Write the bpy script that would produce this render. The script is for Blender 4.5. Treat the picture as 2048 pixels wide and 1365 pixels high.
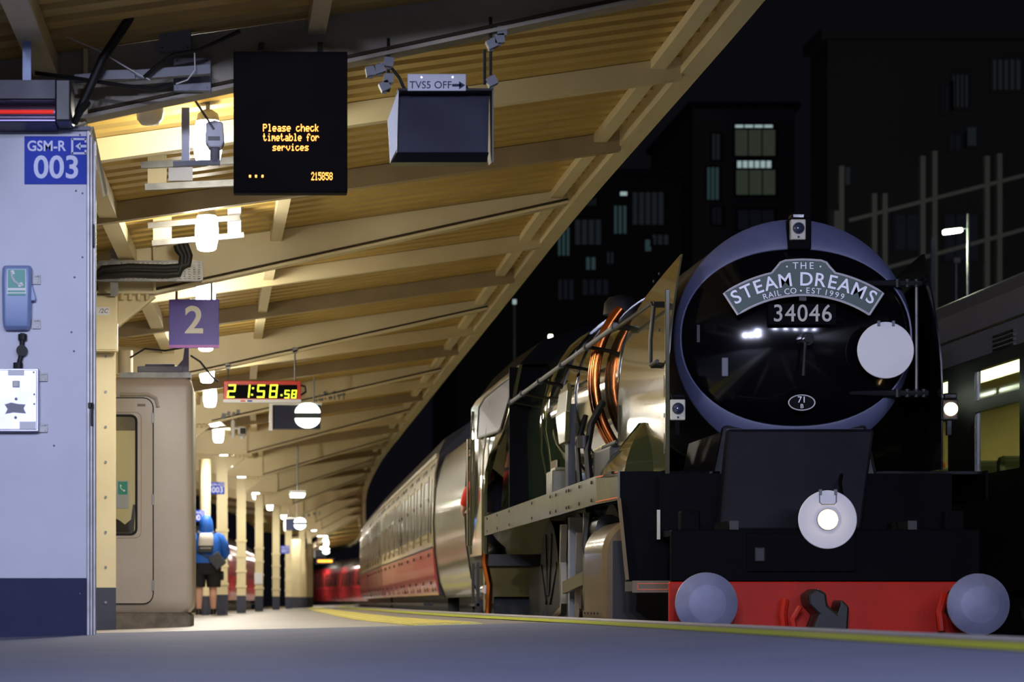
import bpy, bmesh, math, random
from mathutils import Vector, Matrix
random.seed(7)
for _o in list(bpy.data.objects):
    bpy.data.objects.remove(_o)
scene = bpy.context.scene
COL = scene.collection

# ------------------------------------------------------------------ camera
FPX = 5320.0          # focal length in pixels of the 2048 px wide frame
PX, PY = 490.0, 1207.0  # point of the frame straight ahead of the lens (shifted lens)
CAMZ = 0.105          # camera almost on the platform; platform edge is z = 0
cam_d = bpy.data.cameras.new('camera')
cam_d.sensor_width = 36.0
cam_d.lens = FPX * 36.0 / 2048.0
cam_d.shift_x = (1024.0 - PX) / 2048.0
cam_d.shift_y = (PY - 682.5) / 2048.0
cam_d.clip_start = 0.05
cam_d.clip_end = 1000
cam_d.dof.use_dof = True
cam_d.dof.focus_distance = 18.5
cam_d.dof.aperture_fstop = 4.0
cam = bpy.data.objects.new('camera', cam_d)
cam.location = (0, 0, CAMZ)
cam.rotation_euler = (math.pi / 2, 0, 0)
COL.objects.link(cam)
scene.camera = cam

# ------------------------------------------------------------------ world: night sky
world = bpy.data.worlds.new('night_sky')
scene.world = world
world.use_nodes = True
wn = world.node_tree.nodes['Background']
wn.inputs[0].default_value = (0.62, 0.58, 0.85, 1)
wn.inputs[1].default_value = 0.005

scene.view_settings.view_transform = 'Standard'
scene.view_settings.look = 'None'
scene.view_settings.exposure = 0.0
scene.view_settings.gamma = 1.0
scene.view_settings.use_curve_mapping = False

LAMP_STRENGTH = 90.0      # glowing diffusers of the canopy lamps
CONCOURSE_POWER = 2100.0  # cool lamps of the concourse behind the camera
def area_lamp(name, loc, target, size, power, color):
    d = bpy.data.lights.new(name, 'AREA')
    d.shape = 'DISK'; d.size = size; d.energy = power; d.color = color
    o = bpy.data.objects.new(name, d); COL.objects.link(o)
    o.location = loc
    o.rotation_euler = (Vector(target) - Vector(loc)).to_track_quat('-Z', 'Y').to_euler()
    return o
for _x in (-3.8, -2.3, -0.8):
    area_lamp('concourse_lamp', (_x, -9.0, 4.7), (0.6, 14, 1.2), 0.5, CONCOURSE_POWER / 3, (0.68, 0.73, 1.0))
area_lamp('concourse_lamp', (0.4, -1.5, 4.8), (1.0, 9, 0), 0.8, CONCOURSE_POWER * 0.13, (0.66, 0.71, 1.0))
for _x in (3.0, 5.5, 8.0, 10.5, 13.0):
    area_lamp('concourse_lamp', (_x, -10.0, 6.8), (3.6, 18, 1.6), 0.35, CONCOURSE_POWER * 0.12, (0.64, 0.69, 1.0))

# ------------------------------------------------------------------ helpers
def S(Y):
    return FPX / Y
def W(x, y, Y):
    """world point seen at frame position x, y at distance Y"""
    return Vector(((x - PX) * Y / FPX, Y, CAMZ + (PY - y) * Y / FPX))

def lin(c):
    def f(v):
        v /= 255.0
        return v / 12.92 if v <= 0.04045 else ((v + 0.055) / 1.055) ** 2.4
    return (f(c[0]), f(c[1]), f(c[2]), 1.0)

def mat(name, rgb, rough=0.5, metal=0.0, coat=0.0, emit=None, es=0.0, noise=None, bump=None, spec=0.5, alpha=None, coat_rough=0.05):
    m = bpy.data.materials.new(name)
    m.use_nodes = True
    nt = m.node_tree
    b = nt.nodes['Principled BSDF']
    col = lin(rgb)
    b.inputs['Base Color'].default_value = col
    b.inputs['Roughness'].default_value = rough
    b.inputs['Metallic'].default_value = metal
    b.inputs['Specular IOR Level'].default_value = spec
    b.inputs['Coat Weight'].default_value = coat
    b.inputs['Coat Roughness'].default_value = coat_rough
    if emit is not None:
        b.inputs['Emission Color'].default_value = lin(emit)
        b.inputs['Emission Strength'].default_value = es
    tc = None
    if noise or bump:
        tc = nt.nodes.new('ShaderNodeTexCoord')
    if noise:
        sc, amt, rgb2 = noise
        n = nt.nodes.new('ShaderNodeTexNoise')
        n.inputs['Scale'].default_value = sc
        n.inputs['Detail'].default_value = 5
        n.inputs['Roughness'].default_value = 0.6
        nt.links.new(tc.outputs['Object'], n.inputs['Vector'])
        ramp = nt.nodes.new('ShaderNodeValToRGB')
        ramp.color_ramp.elements[0].position = 0.38
        ramp.color_ramp.elements[1].position = 0.68
        ramp.color_ramp.elements[0].color = (0, 0, 0, 1)
        ramp.color_ramp.elements[1].color = (amt, amt, amt, 1)
        nt.links.new(n.outputs['Fac'], ramp.inputs['Fac'])
        mx = nt.nodes.new('ShaderNodeMix'); mx.data_type = 'RGBA'
        mx.inputs[6].default_value = col
        mx.inputs[7].default_value = lin(rgb2)
        nt.links.new(ramp.outputs['Color'], mx.inputs[0])
        nt.links.new(mx.outputs[2], b.inputs['Base Color'])
    if bump:
        sc, st = bump
        n2 = nt.nodes.new('ShaderNodeTexNoise')
        n2.inputs['Scale'].default_value = sc
        n2.inputs['Detail'].default_value = 4
        nt.links.new(tc.outputs['Object'], n2.inputs['Vector'])
        bp = nt.nodes.new('ShaderNodeBump')
        bp.inputs['Strength'].default_value = st
        bp.inputs['Distance'].default_value = 0.02
        nt.links.new(n2.outputs['Fac'], bp.inputs['Height'])
        nt.links.new(bp.outputs['Normal'], b.inputs['Normal'])
    return m

def glass_mat(name, tint=(0.9, 0.95, 0.95), gloss=0.12):
    m = bpy.data.materials.new(name); m.use_nodes = True
    nt = m.node_tree; nt.nodes.clear()
    out = nt.nodes.new('ShaderNodeOutputMaterial')
    mix = nt.nodes.new('ShaderNodeMixShader')
    tr = nt.nodes.new('ShaderNodeBsdfTransparent'); tr.inputs[0].default_value = (*tint, 1)
    gl = nt.nodes.new('ShaderNodeBsdfGlossy'); gl.inputs['Roughness'].default_value = 0.02
    lw = nt.nodes.new('ShaderNodeLayerWeight'); lw.inputs['Blend'].default_value = 0.5
    fr = nt.nodes.new('ShaderNodeMath'); fr.operation = 'POWER'; fr.inputs[1].default_value = 4.0
    nt.links.new(lw.outputs['Facing'], fr.inputs[0])
    ad = nt.nodes.new('ShaderNodeMath'); ad.operation = 'ADD'; ad.inputs[1].default_value = gloss
    nt.links.new(fr.outputs[0], ad.inputs[0]); nt.links.new(ad.outputs[0], mix.inputs[0])
    nt.links.new(tr.outputs[0], mix.inputs[1]); nt.links.new(gl.outputs[0], mix.inputs[2])
    nt.links.new(mix.outputs[0], out.inputs[0])
    return m

class MB:
    """collects shapes and links them as one mesh object"""
    def __init__(s):
        s.v = []; s.f = []
    def add(s, vs, fs):
        o = len(s.v)
        s.v += [tuple(p) for p in vs]
        s.f += [tuple(o + i for i in f) for f in fs]
        return s
    def box(s, c, d, rot=None):
        hx, hy, hz = d[0] / 2, d[1] / 2, d[2] / 2
        vs = [Vector((x * hx, y * hy, z * hz)) for x in (-1, 1) for y in (-1, 1) for z in (-1, 1)]
        if rot is not None:
            vs = [rot @ p for p in vs]
        c = Vector(c)
        return s.add([p + c for p in vs], [(0, 1, 3, 2), (4, 6, 7, 5), (0, 4, 5, 1), (2, 3, 7, 6), (0, 2, 6, 4), (1, 5, 7, 3)])
    def box2(s, a, b):
        return s.box([(a[i] + b[i]) / 2 for i in range(3)], [abs(b[i] - a[i]) for i in range(3)])
    def bar(s, p, q, w, h, up=(0, 0, 1)):
        p = Vector(p); q = Vector(q); d = (q - p); L = d.length; d.normalize()
        u = Vector(up)
        if abs(d.dot(u)) > 0.98: u = Vector((1, 0, 0))
        r = d.cross(u).normalized(); u = r.cross(d)
        vs = []
        for e in (p, q):
            for a, b in ((-1, -1), (1, -1), (1, 1), (-1, 1)):
                vs.append(e + r * (a * w / 2) + u * (b * h / 2))
        return s.add(vs, [(0, 3, 2, 1), (4, 5, 6, 7), (0, 1, 5, 4), (1, 2, 6, 5), (2, 3, 7, 6), (3, 0, 4, 7)])
    def prism(s, pts, axis, a, b):
        """extrude a polygon along an axis; pts are the other two coordinates in xyz order"""
        n = len(pts)
        def mk(p, t):
            return (t, p[0], p[1]) if axis == 0 else ((p[0], t, p[1]) if axis == 1 else (p[0], p[1], t))
        vs = [mk(p, a) for p in pts] + [mk(p, b) for p in pts]
        fs = [tuple(range(n - 1, -1, -1)), tuple(range(n, 2 * n))]
        fs += [(i, (i + 1) % n, n + (i + 1) % n, n + i) for i in range(n)]
        return s.add(vs, fs)
    def loft(s, secs, closed=True, caps=True):
        n = len(secs[0]); vs = []
        for sec in secs: vs += [tuple(p) for p in sec]
        fs = []
        for k in range(len(secs) - 1):
            for i in range(n if closed else n - 1):
                j = (i + 1) % n
                fs.append((k * n + i, k * n + j, (k + 1) * n + j, (k + 1) * n + i))
        if caps and closed:
            fs.append(tuple(range(n - 1, -1, -1)))
            fs.append(tuple((len(secs) - 1) * n + i for i in range(n)))
        return s.add(vs, fs)
    def tube(s, path, r, n=8, caps=True):
        path = [Vector(p) for p in path]
        secs = []
        prev = None
        for i, p in enumerate(path):
            a = path[max(i - 1, 0)]; b = path[min(i + 1, len(path) - 1)]
            d = (b - a).normalized()
            if prev is None:
                u = Vector((0, 0, 1)) if abs(d.z) < 0.9 else Vector((1, 0, 0))
            else:
                u = prev
            r1 = d.cross(u)
            if r1.length < 1e-5: r1 = d.cross(Vector((1, 0, 0)))
            r1.normalize(); u = r1.cross(d).normalized(); prev = u
            rr = r[i] if isinstance(r, (list, tuple)) else r
            secs.append([p + (r1 * math.cos(t) + u * math.sin(t)) * rr for t in [2 * math.pi * k / n for k in range(n)]])
        return s.loft(secs, True, caps)
    def cyl(s, p, q, r, r2=None, n=20):
        return s.tube([p, q], [r, r if r2 is None else r2], n)
    def lathe(s, prof, c, axis=1, n=32, sx=1.0, sz=1.0, a0=0.0, a1=2 * math.pi):
        """profile of (radius, along) revolved about an axis through c (axis 1 = Y, 2 = Z, 0 = X)"""
        secs = []
        full = abs(a1 - a0 - 2 * math.pi) < 1e-6
        m = n if full else n + 1
        for r, t in prof:
            sec = []
            for k in range(m):
                a = a0 + (a1 - a0) * k / n
                x = math.cos(a) * r * sx; z = math.sin(a) * r * sz
                if axis == 1: sec.append((c[0] + x, c[1] + t, c[2] + z))
                elif axis == 2: sec.append((c[0] + x, c[1] + z, c[2] + t))
                else: sec.append((c[0] + t, c[1] + x, c[2] + z))
            secs.append(sec)
        return s.loft(secs, full, full)
    def build(s, name, m, parent=None, smooth=None, bevel=0.0, seg=2):
        me = bpy.data.meshes.new(name)
        me.from_pydata(s.v, [], s.f)
        bm = bmesh.new(); bm.from_mesh(me)
        bmesh.ops.remove_doubles(bm, verts=bm.verts, dist=1e-6)
        bmesh.ops.recalc_face_normals(bm, faces=bm.faces)
        bm.to_mesh(me); bm.free()
        me.materials.append(m)
        if smooth:
            for p in me.polygons: p.use_smooth = True
            me.set_sharp_from_angle(angle=math.radians(smooth))
        o = bpy.data.objects.new(name, me)
        COL.objects.link(o)
        if parent is not None: o.parent = parent
        if bevel:
            b = o.modifiers.new('bevel', 'BEVEL'); b.width = bevel; b.segments = seg; b.limit_method = 'ANGLE'
        return o

def tag(o, label, cat, group=None):
    o['label'] = label; o['category'] = cat
    if group: o['group'] = group
    return o
def thing(name, label, cat, loc=(0, 0, 0), rotz=0.0, group=None):
    o = bpy.data.objects.new(name, None); COL.objects.link(o)
    o.empty_display_size = 0.1
    o.location = loc; o.rotation_euler = (0, 0, rotz)
    return tag(o, label, cat, group)
def structure(o):
    o['kind'] = 'structure'; return o
def share(src, parent, loc=None, name=None):
    c = src.copy(); COL.objects.link(c); c.parent = parent
    if loc is not None: c.location = loc
    return c

def text(name, s, size, loc, m, parent=None, face='-Y', extrude=0.003, align='CENTER', sx=1.0, bold=0.0, rot=0.0, shear=0.0, space=1.0):
    """lettering standing on a surface that faces the camera; loc is its centre"""
    cu = bpy.data.curves.new(name, 'FONT')
    cu.body = s; cu.size = size; cu.extrude = extrude; cu.align_x = align; cu.align_y = 'CENTER'
    cu.offset = bold; cu.shear = shear; cu.space_character = space
    cu.resolution_u = 4
    t = bpy.data.objects.new(name, cu); COL.objects.link(t)
    bpy.context.view_layer.update()
    me = bpy.data.meshes.new_from_object(t.evaluated_get(bpy.context.evaluated_depsgraph_get()))
    bpy.data.objects.remove(t)
    me.materials.clear(); me.materials.append(m)
    M = Matrix.Rotation(math.pi / 2, 4, 'X') @ Matrix.Rotation(rot, 4, 'Z') @ Matrix.Diagonal((sx, 1, 1, 1))
    me.transform(M)
    me.transform(Matrix.Translation(Vector(loc)))
    o = bpy.data.objects.new(name, me); COL.objects.link(o)
    if parent is not None: o.parent = parent
    return o

def curve(knots):
    """smooth function through (Y, X) knots"""
    n = len(knots)
    m = []
    for i in range(n):
        a = knots[max(i - 1, 0)]; b = knots[min(i + 1, n - 1)]
        m.append((b[1] - a[1]) / (b[0] - a[0]))
    def f(Y):
        if Y <= knots[0][0]: return knots[0][1]
        if Y >= knots[-1][0]: return knots[-1][1]
        for i in range(n - 1):
            y0, x0 = knots[i]; y1, x1 = knots[i + 1]
            if Y <= y1:
                h = y1 - y0; t = (Y - y0) / h
                return ((2 * t**3 - 3 * t**2 + 1) * x0 + (t**3 - 2 * t**2 + t) * h * m[i]
                        + (-2 * t**3 + 3 * t**2) * x1 + (t**3 - t**2) * h * m[i + 1])
    return f
# plan curves of the place (X as a function of distance Y)
EDGE = curve([(-12, 2.38), (17, 2.38), (30, 2.45), (37.5, 2.55), (57, 2.82), (77.5, 3.22), (97, 4.0), (117, 5.0), (137, 5.9), (150, 6.3), (162, 6.25), (180, 5.0), (200, 3.0)])
LAMPX = curve([(5, -.1), (17.2, -.24), (25.7, -.38), (34.2, -.49), (38.4, -.505), (46.9, -.47), (55.4, -.32), (63.9, -.084), (72.4, .3), (80.9, .76), (89.4, 1.31), (97.9, 1.99), (106.4, 2.76), (115, 3.24), (123, 3.7), (132, 4.04), (150, 4.3), (180, 3.6)])
FASC = curve([(5, 2.9), (15.6, 2.98), (24, 2.96), (29, 3.0), (56, 3.22), (67.6, 3.35), (84.6, 3.8), (109, 4.85), (130, 5.8), (150, 6.4), (162, 6.6), (180, 6.4), (200, 5.6)])
COLX = curve([(8, -1.4), (15.1, -1.35), (23.6, -1.25), (32.1, -1.14), (40.6, -.97), (49.1, -.42), (57.6, -.08), (66.1, .35), (74.6, .87), (83.1, 1.36), (91.6, 1.96), (100, 2.4), (117, 3.3), (140, 4.0), (180, 3.5)])
def SLOPE(Y):
    t = min(max((Y - 15) / 9.0, 0), 1)
    return 0.022 + (0.0386 - 0.022) * t
def FLOORZ(X, Y):
    return -max(0.0, min(EDGE(Y) - X, 9.0)) * SLOPE(Y)
ORD = ['first', 'second', 'third', 'fourth', 'fifth', 'sixth', 'seventh', 'eighth', 'ninth', 'tenth', 'eleventh', 'twelfth', 'thirteenth', 'fourteenth', 'fifteenth', 'sixteenth', 'seventeenth', 'eighteenth', 'nineteenth', 'twentieth', 'twenty-first', 'twenty-second', 'twenty-third', 'twenty-fourth']

# ------------------------------------------------------------------ materials
M = {}
M['cream'] = mat('cream_paint', (228, 214, 172), 0.45, noise=(1.5, 0.5, (210, 190, 142)))
M['sheet'] = mat('yellowed_sheet', (196, 166, 88), 0.5, noise=(0.8, 0.7, (170, 138, 66)))
M['navy'] = mat('navy_paint', (24, 31, 76), 0.55, spec=0.25, noise=(6, 0.5, (18, 24, 60)))
M['navy2'] = mat('slate_paint', (62, 66, 84), 0.5, noise=(6, 0.5, (40, 42, 55)))
M['panel'] = mat('grey_laminate', (196, 198, 212), 0.42, noise=(3, 0.35, (176, 178, 194)))
M['alu'] = mat('aluminium', (150, 148, 150), 0.42, 0.5, noise=(9, 0.6, (110, 106, 106)))
M['galv'] = mat('galvanised', (150, 150, 150), 0.5, 0.7, noise=(8, 0.6, (105, 105, 105)))
M['steel_grey'] = mat('grey_paint', (120, 122, 132), 0.5, noise=(4, 0.5, (90, 92, 100)))
M['dark'] = mat('dark_casing', (24, 24, 28), 0.4)
M['rubber'] = mat('black_cable', (22, 22, 22), 0.6)
M['black'] = mat('matt_black', (12, 12, 13), 0.6)
M['white'] = mat('white_plastic', (225, 225, 225), 0.4)
M['concrete'] = mat('concrete', (152, 143, 132), 0.55, noise=(1.2, 0.6, (126, 118, 108)), bump=(40, 0.15))
M['asphalt'] = mat('asphalt', (120, 124, 150), 0.75, noise=(2.0, 0.6, (102, 106, 132)), bump=(90, 0.25))
M['ballast'] = mat('ballast', (40, 36, 34), 0.9, noise=(9, 0.8, (20, 19, 19)), bump=(14, 1.0))
M['coping'] = mat('white_edge', (205, 200, 200), 0.6, noise=(3, 0.5, (150, 146, 146)))
M['yellow'] = mat('yellow_line_paint', (200, 206, 62), 0.55, noise=(5, 0.5, (165, 172, 55)))
M['tactile'] = mat('yellow_tactile', (226, 212, 112), 0.5, noise=(6, 0.4, (200, 186, 90)))
M['lampglass'] = mat('lamp_glow', (255, 255, 255), 0.3, emit=(255, 249, 232), es=LAMP_STRENGTH)
M['opal'] = mat('unlit_opal', (235, 228, 210), 0.35)
# ================================================================== platform, track bed, canopy
def strip(name, m, parent, fa, fb, y0, y1, dz=0.0, step=1.0, thick=None):
    """ribbon between two plan curves lying on the platform"""
    b = MB(); n = max(2, int((y1 - y0) / step)); secs = []
    for i in range(n + 1):
        Y = y0 + (y1 - y0) * i / n
        a, c = fa(Y), fb(Y)
        za, zc = FLOORZ(a, Y) + dz, FLOORZ(c, Y) + dz
        if thick:
            secs.append([(a, Y, za), (c, Y, zc), (c, Y, zc - thick), (a, Y, za - thick)])
        else:
            secs.append([(a, Y, za), (c, Y, zc)])
    b.loft(secs, closed=bool(thick), caps=bool(thick))
    return b.build(name, m, parent)

def LEFT(Y):
    return COLX(Y) - 2.7
floor = structure(strip('floor', M['concrete'], None, lambda Y: LEFT(Y), lambda Y: EDGE(Y) - 0.15, -12, 195, 0, 1.5, 0.9))
# the surfacing nearest the camera is dark asphalt
strip('asphalt_surface', M['asphalt'], floor, lambda Y: -3.6, lambda Y: EDGE(Y) - 0.56, -12, 15.6, 0.004, 0.6)
strip('yellow_line', M['yellow'], floor, lambda Y: EDGE(Y) - 0.55, lambda Y: EDGE(Y) - 0.31, -12, 190, 0.006, 1.0)
coping = structure(strip('trim_1', M['coping'], None, lambda Y: EDGE(Y) - 0.15, lambda Y: EDGE(Y), -12, 195, 0.002, 1.5, 0.95))
# tactile slabs, 40 cm each, with raised ribs
sb = MB(); sb.box((0, 0, 0.004), (0.4, 0.385, 0.008))
for q in range(4): sb.box((-0.15 + q * 0.1, 0, 0.011), (0.045, 0.38, 0.007))
slab0 = None
for i in range(200):
    Y = 15.85 + i * 0.4
    X = EDGE(Y) - 1.18
    if slab0 is None:
        slab0 = sb.build('tactile_slab', M['tactile'], floor); o = slab0
    else:
        o = share(slab0, floor)
    o.location = (X, Y, FLOORZ(X, Y) + 0.002)
    o.rotation_euler = (0, math.atan(SLOPE(Y)) * -1, -math.atan((EDGE(Y + .5) - EDGE(Y - .5))))
# white platform line on the far (left) face of the island
strip('edge_line', M['tactile'], floor, lambda Y: LEFT(Y) + 0.5, lambda Y: LEFT(Y) + 1.0, 30, 190, 0.006, 2.0)

g = MB()
g.box2((-40, -15, -1.35), (60, 260, -1.15))
ground = structure(g.build('ground', M['ballast']))
rb = M['rail'] = mat('rail_steel', (120, 112, 105), 0.35, 0.9)
def rail(fx, y0, y1, label, grp):
    b = MB(); secs = []
    n = int((y1 - y0) / 2)
    for i in range(n + 1):
        Y = y0 + (y1 - y0) * i / n; X = fx(Y)
        secs.append([(X - .035, Y, -.95), (X + .035, Y, -.95), (X + .035, Y, -1.0), (X + .012, Y, -1.02), (X + .07, Y, -1.15), (X - .07, Y, -1.15), (X - .012, Y, -1.02), (X - .035, Y, -1.0)])
    b.loft(secs)
    return tag(b.build('rail', rb), label, 'rail', grp)
TRK = lambda Y: EDGE(Y) + 1.446
rail(lambda Y: TRK(Y) - .7525, 2, 190, 'steel rail under the steam train, on the platform side', 'running rails')
rail(lambda Y: TRK(Y) + .7525, 2, 190, 'steel rail under the steam train, on the far side', 'running rails')
rail(lambda Y: 7.25 - .7525, 2, 45, 'steel rail under the grey train, nearer the steam locomotive', 'running rails')
rail(lambda Y: 7.25 + .7525, 2, 45, 'steel rail under the grey train, farther from the steam locomotive', 'running rails')

# ---- canopy
M['conduit'] = mat('flange_shadow', (70, 58, 44), 0.6)  # on the girders: dark tone of the shadow line over the flange
M['darkened'] = mat('shaded_beam', (170, 152, 116), 0.55, noise=(2, .6, (146, 128, 96)))  # shade on every second rafter put into a darker paint colour
M['cream_dim'] = mat('dimmed_cream_paint', (168, 160, 142), 0.6, noise=(2.0, 0.7, (128, 122, 108)))  # dim light on the nearest girder painted into a darker cream
BAY = 8.5
MAJ = [15.1 + BAY * k for k in range(20)]
def ZS(X, Y):
    """underside of the roof sheeting"""
    f = FASC(Y); c = COLX(Y) - 0.15
    base = CAMZ + 3.69
    if X >= c: return base - 0.141 * (f - X)
    return base - 0.141 * (f - c) + 0.10 * (c - X)
ceiling = structure(bpy.data.objects.new('ceiling', None)); COL.objects.link(ceiling)
def roof_sheet(y0, y1, side):
    b = MB(); P = 0.30; secs = []
    Y = y0
    pat = [(0.0, 0.0), (0.09, 0.0), (0.125, 0.06), (0.20, 0.06), (0.235, 0.0)]
    ys = []
    k = 0
    while y0 + k * P < y1 - 1e-6:
        for a, z in pat:
            yy = y0 + k * P + a
            if yy < y1: ys.append((yy, z))
        k += 1
    ys.append((y1, 0.0))
    top = []
    for yy, z in ys:
        if side == 'R': xs = [COLX(yy) - 0.15, FASC(yy) - 0.05]
        else: xs = [COLX(yy) - 3.4, COLX(yy) - 0.15]
        secs.append([(x, yy, ZS(x, yy) + z) for x in xs] + [(x, yy, ZS(x, yy) + z + 0.02) for x in reversed(xs)])
    b.loft(secs)
    return b.build('roof_sheet', M['sheet'], ceiling)
for k in range(-1, 18):
    y0 = 15.1 + BAY * k
    for j in range(3):
        a = y0 + BAY * j / 3; e = y0 + BAY * (j + 1) / 3
        if e < 14: continue
        roof_sheet(a, e, 'R')
        if a < 135: roof_sheet(a, e, 'L')
# fascia along the open edge: outer board, inner angle
def ribbon_box(name, m, parent, fx, w, zt, zb, y0, y1, step=2.0):
    b = MB(); n = max(2, int((y1 - y0) / step)); secs = []
    for i in range(n + 1):
        Y = y0 + (y1 - y0) * i / n; X = fx(Y)
        t = zt(X, Y) if callable(zt) else zt
        bo = zb(X, Y) if callable(zb) else zb
        secs.append([(X - w / 2, Y, bo), (X + w / 2, Y, bo), (X + w / 2, Y, t), (X - w / 2, Y, t)])
    b.loft(secs)
    return b.build(name, m, parent)
fascia = structure(ribbon_box('trim_2', M['cream'], None, lambda Y: FASC(Y) + 0.02, 0.14, CAMZ + 3.86, CAMZ + 3.56, 6.6, 190))
ribbon_box('gutter_board', M['cream'], fascia, lambda Y: FASC(Y) - 0.20, 0.10, lambda X, Y: ZS(X, Y) - 0.004, lambda X, Y: ZS(X, Y) - 0.07, 6.6, 130)
pur = structure(ribbon_box('trim_3', M['cream'], None, lambda Y: LAMPX(Y) + 0.62, 0.10, lambda X, Y: ZS(X, Y) - 0.004, lambda X, Y: ZS(X, Y) - 0.10, 6.6, 120))
pur2 = structure(ribbon_box('trim_4', M['cream'], None, lambda Y: COLX(Y) + 0.22, 0.14, lambda X, Y: ZS(X, Y) - 0.004, lambda X, Y: ZS(X, Y) - 0.12, 6.6, 120))

def rafter(Y, n):
    b = MB()
    xs = [COLX(Y) - 3.3, COLX(Y) - 0.15, FASC(Y) - 0.04]
    secs = [[(x, Y - .05, ZS(x, Y) - .155), (x, Y + .05, ZS(x, Y) - .155), (x, Y + .05, ZS(x, Y) - .004), (x, Y - .05, ZS(x, Y) - .004)] for x in xs]
    b.loft(secs)
    tag(b.build('roof_rafter', M['darkened'] if n % 2 else M['cream']), 'shallow cream roof rafter, %s of the thin rafters counted from the camera' % ORD[n], 'rafter', 'thin rafters under the canopy')
nr = 0
for k in range(11):
    for j in (1, 2):
        if nr < 22: rafter(MAJ[0] + BAY * k + BAY * j / 3, nr); nr += 1

def girder_z(X, Y):
    """underside of the tapering main girder"""
    c = COLX(Y) + 0.45; f = FASC(Y) - 0.1
    return CAMZ + 2.76 + (3.56 - 2.76) * (X - c) / (f - c)
GIRDER_WHERE = ['dark nearest canopy girder that carries the hooded monitor', 'deep cream canopy girder above the purple number sign', 'cream canopy girder from which the digital clock hangs']
for k, Y in enumerate(MAJ[:12]):
    lab = GIRDER_WHERE[k] if k < 3 else 'cream tapering canopy girder, %s of the deep girders from the camera' % ORD[k]
    r = thing('canopy_girder', lab, 'girder', (COLX(Y), Y, CAMZ + 2.9), 0, 'deep girders under the canopy')
    def loc(X, y, z): return (X - COLX(Y), y, z - CAMZ - 2.9)
    c = COLX(Y); f = FASC(Y) - 0.1
    xs = [c - 0.3, c + 0.45, (c + f) / 2, f]
    zb = [girder_z(c + .45, Y), girder_z(c + .45, Y), girder_z((c + f) / 2, Y), girder_z(f, Y)]
    b = MB()
    b.loft([[loc(x, -.012, z), loc(x, .012, z), loc(x, .012, ZS(x, Y) - .004), loc(x, -.012, ZS(x, Y) - .004)] for x, z in zip(xs, zb)])
    b.build('web', M['cream'] if k else M['cream_dim'], r)
    b = MB()
    b.loft([[loc(x, -.09, z - .022), loc(x, .09, z - .022), loc(x, .09, z), loc(x, -.09, z)] for x, z in zip(xs, zb)])
    cd = MB(); cd.tube([loc(x, -.045, z + .022) for x, z in zip(xs[1:], zb[1:])], .010, 6); cd.build('conduit', M['conduit'], r)  # added dark tube standing in for the shadow above the flange
    b.build('bottom_flange', M['cream'] if k else M['cream_dim'], r)
    # arm on the other side of the column
    if k < 8:
        xl = [c - 3.2, c - 0.3]; zl = [ZS(c - 3.2, Y) - 0.16, zb[0]]
        b = MB(); b.loft([[loc(x, -.012, z), loc(x, .012, z), loc(x, .012, ZS(x, Y) - .004), loc(x, -.012, ZS(x, Y) - .004)] for x, z in zip(xl, zl)]); b.build('web', M['cream'], r)
        b = MB(); b.loft([[loc(x, -.09, z - .022), loc(x, .09, z - .022), loc(x, .09, z), loc(x, -.09, z)] for x, z in zip(xl, zl)]); b.build('bottom_flange', M['cream'], r)
    # stiffener and haunch bracket with its row of bolts
    xs0 = c + 0.45
    b = MB(); b.box2(loc(xs0 - .012, -.085, zb[1]), loc(xs0 + .012, .085, ZS(xs0, Y) - .01)); b.build('stiffener', M['cream'], r)
    b = MB()
    b.prism([(0.10, zb[1] - CAMZ - 2.9 - .30), (0.45, zb[1] - CAMZ - 2.9 - .03), (0.10, zb[1] - CAMZ - 2.9 - .03)], 1, -.008, .008)
    b.bar((0.10, 0, zb[1] - CAMZ - 2.9 - .32), (0.45, 0, zb[1] - CAMZ - 2.9 - .04), 0.12, .02)
    b.build('haunch', M['cream'], r)
    if k < 7:
        b = MB()
        for q in range(4): b.cyl(loc(c + .16 + q * .075, -.05, zb[1] - .075), loc(c + .16 + q * .075, -.05, zb[1] - .022), 0.018, n=8)
        b.build('bolt_row', M['cream'], r)['kind'] = 'stuff'

# ---- columns
for k, Y in enumerate(MAJ[1:11]):
    c = COLX(Y); z0 = FLOORZ(c, Y); z1 = CAMZ + 2.72
    where = ['cream riveted steel column beside the beige booth, cabinet fixed on it', 'cream steel column hidden behind the beige booth', 'cream steel column behind the person in blue', 'wide cream column just right of the person in blue'][k] if k < 4 else 'cream steel column with dark base, %s in the row from the camera' % ORD[k]
    r = thing('platform_column', where, 'column', (c, Y, z0), 0, 'row of canopy columns')
    w = 0.20; H = z1 - z0; PL = 0.38
    def hsec(z, z2, name, m):
        b = MB()
        b.box2((-w / 2, -.11, z), (w / 2, -.095, z2)); b.box2((-w / 2, .095, z), (w / 2, .11, z2)); b.box2((w / 2 - .03, -.095, z), (w / 2 - .012, .095, z2)); b.box2((-w / 2 + .012, -.095, z), (-w / 2 + .03, .095, z2))
        return b.build(name, m, r)
    hsec(PL, H, 'shaft', M['cream']); hsec(0, PL, 'base_band', M['navy2'])
    if k == 0:
        for q in range(8):
            b = MB(); b.lathe([(.012, -.008), (.012, -.002), (.006, 0)], (0.02, -.112, .25 + q * .31), 1, 10)
            b.build('bolt_head', M['galv'], r)
    if k in (3, 4, 5, 6, 7):
        for q in range(4):
            b = MB(); b.box2((-w / 2 - .02, -.125, .55 + q * .33), (w / 2 + .02, -.11, .60 + q * .33)); b.build('batten_strap', M['cream'], r)

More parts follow.
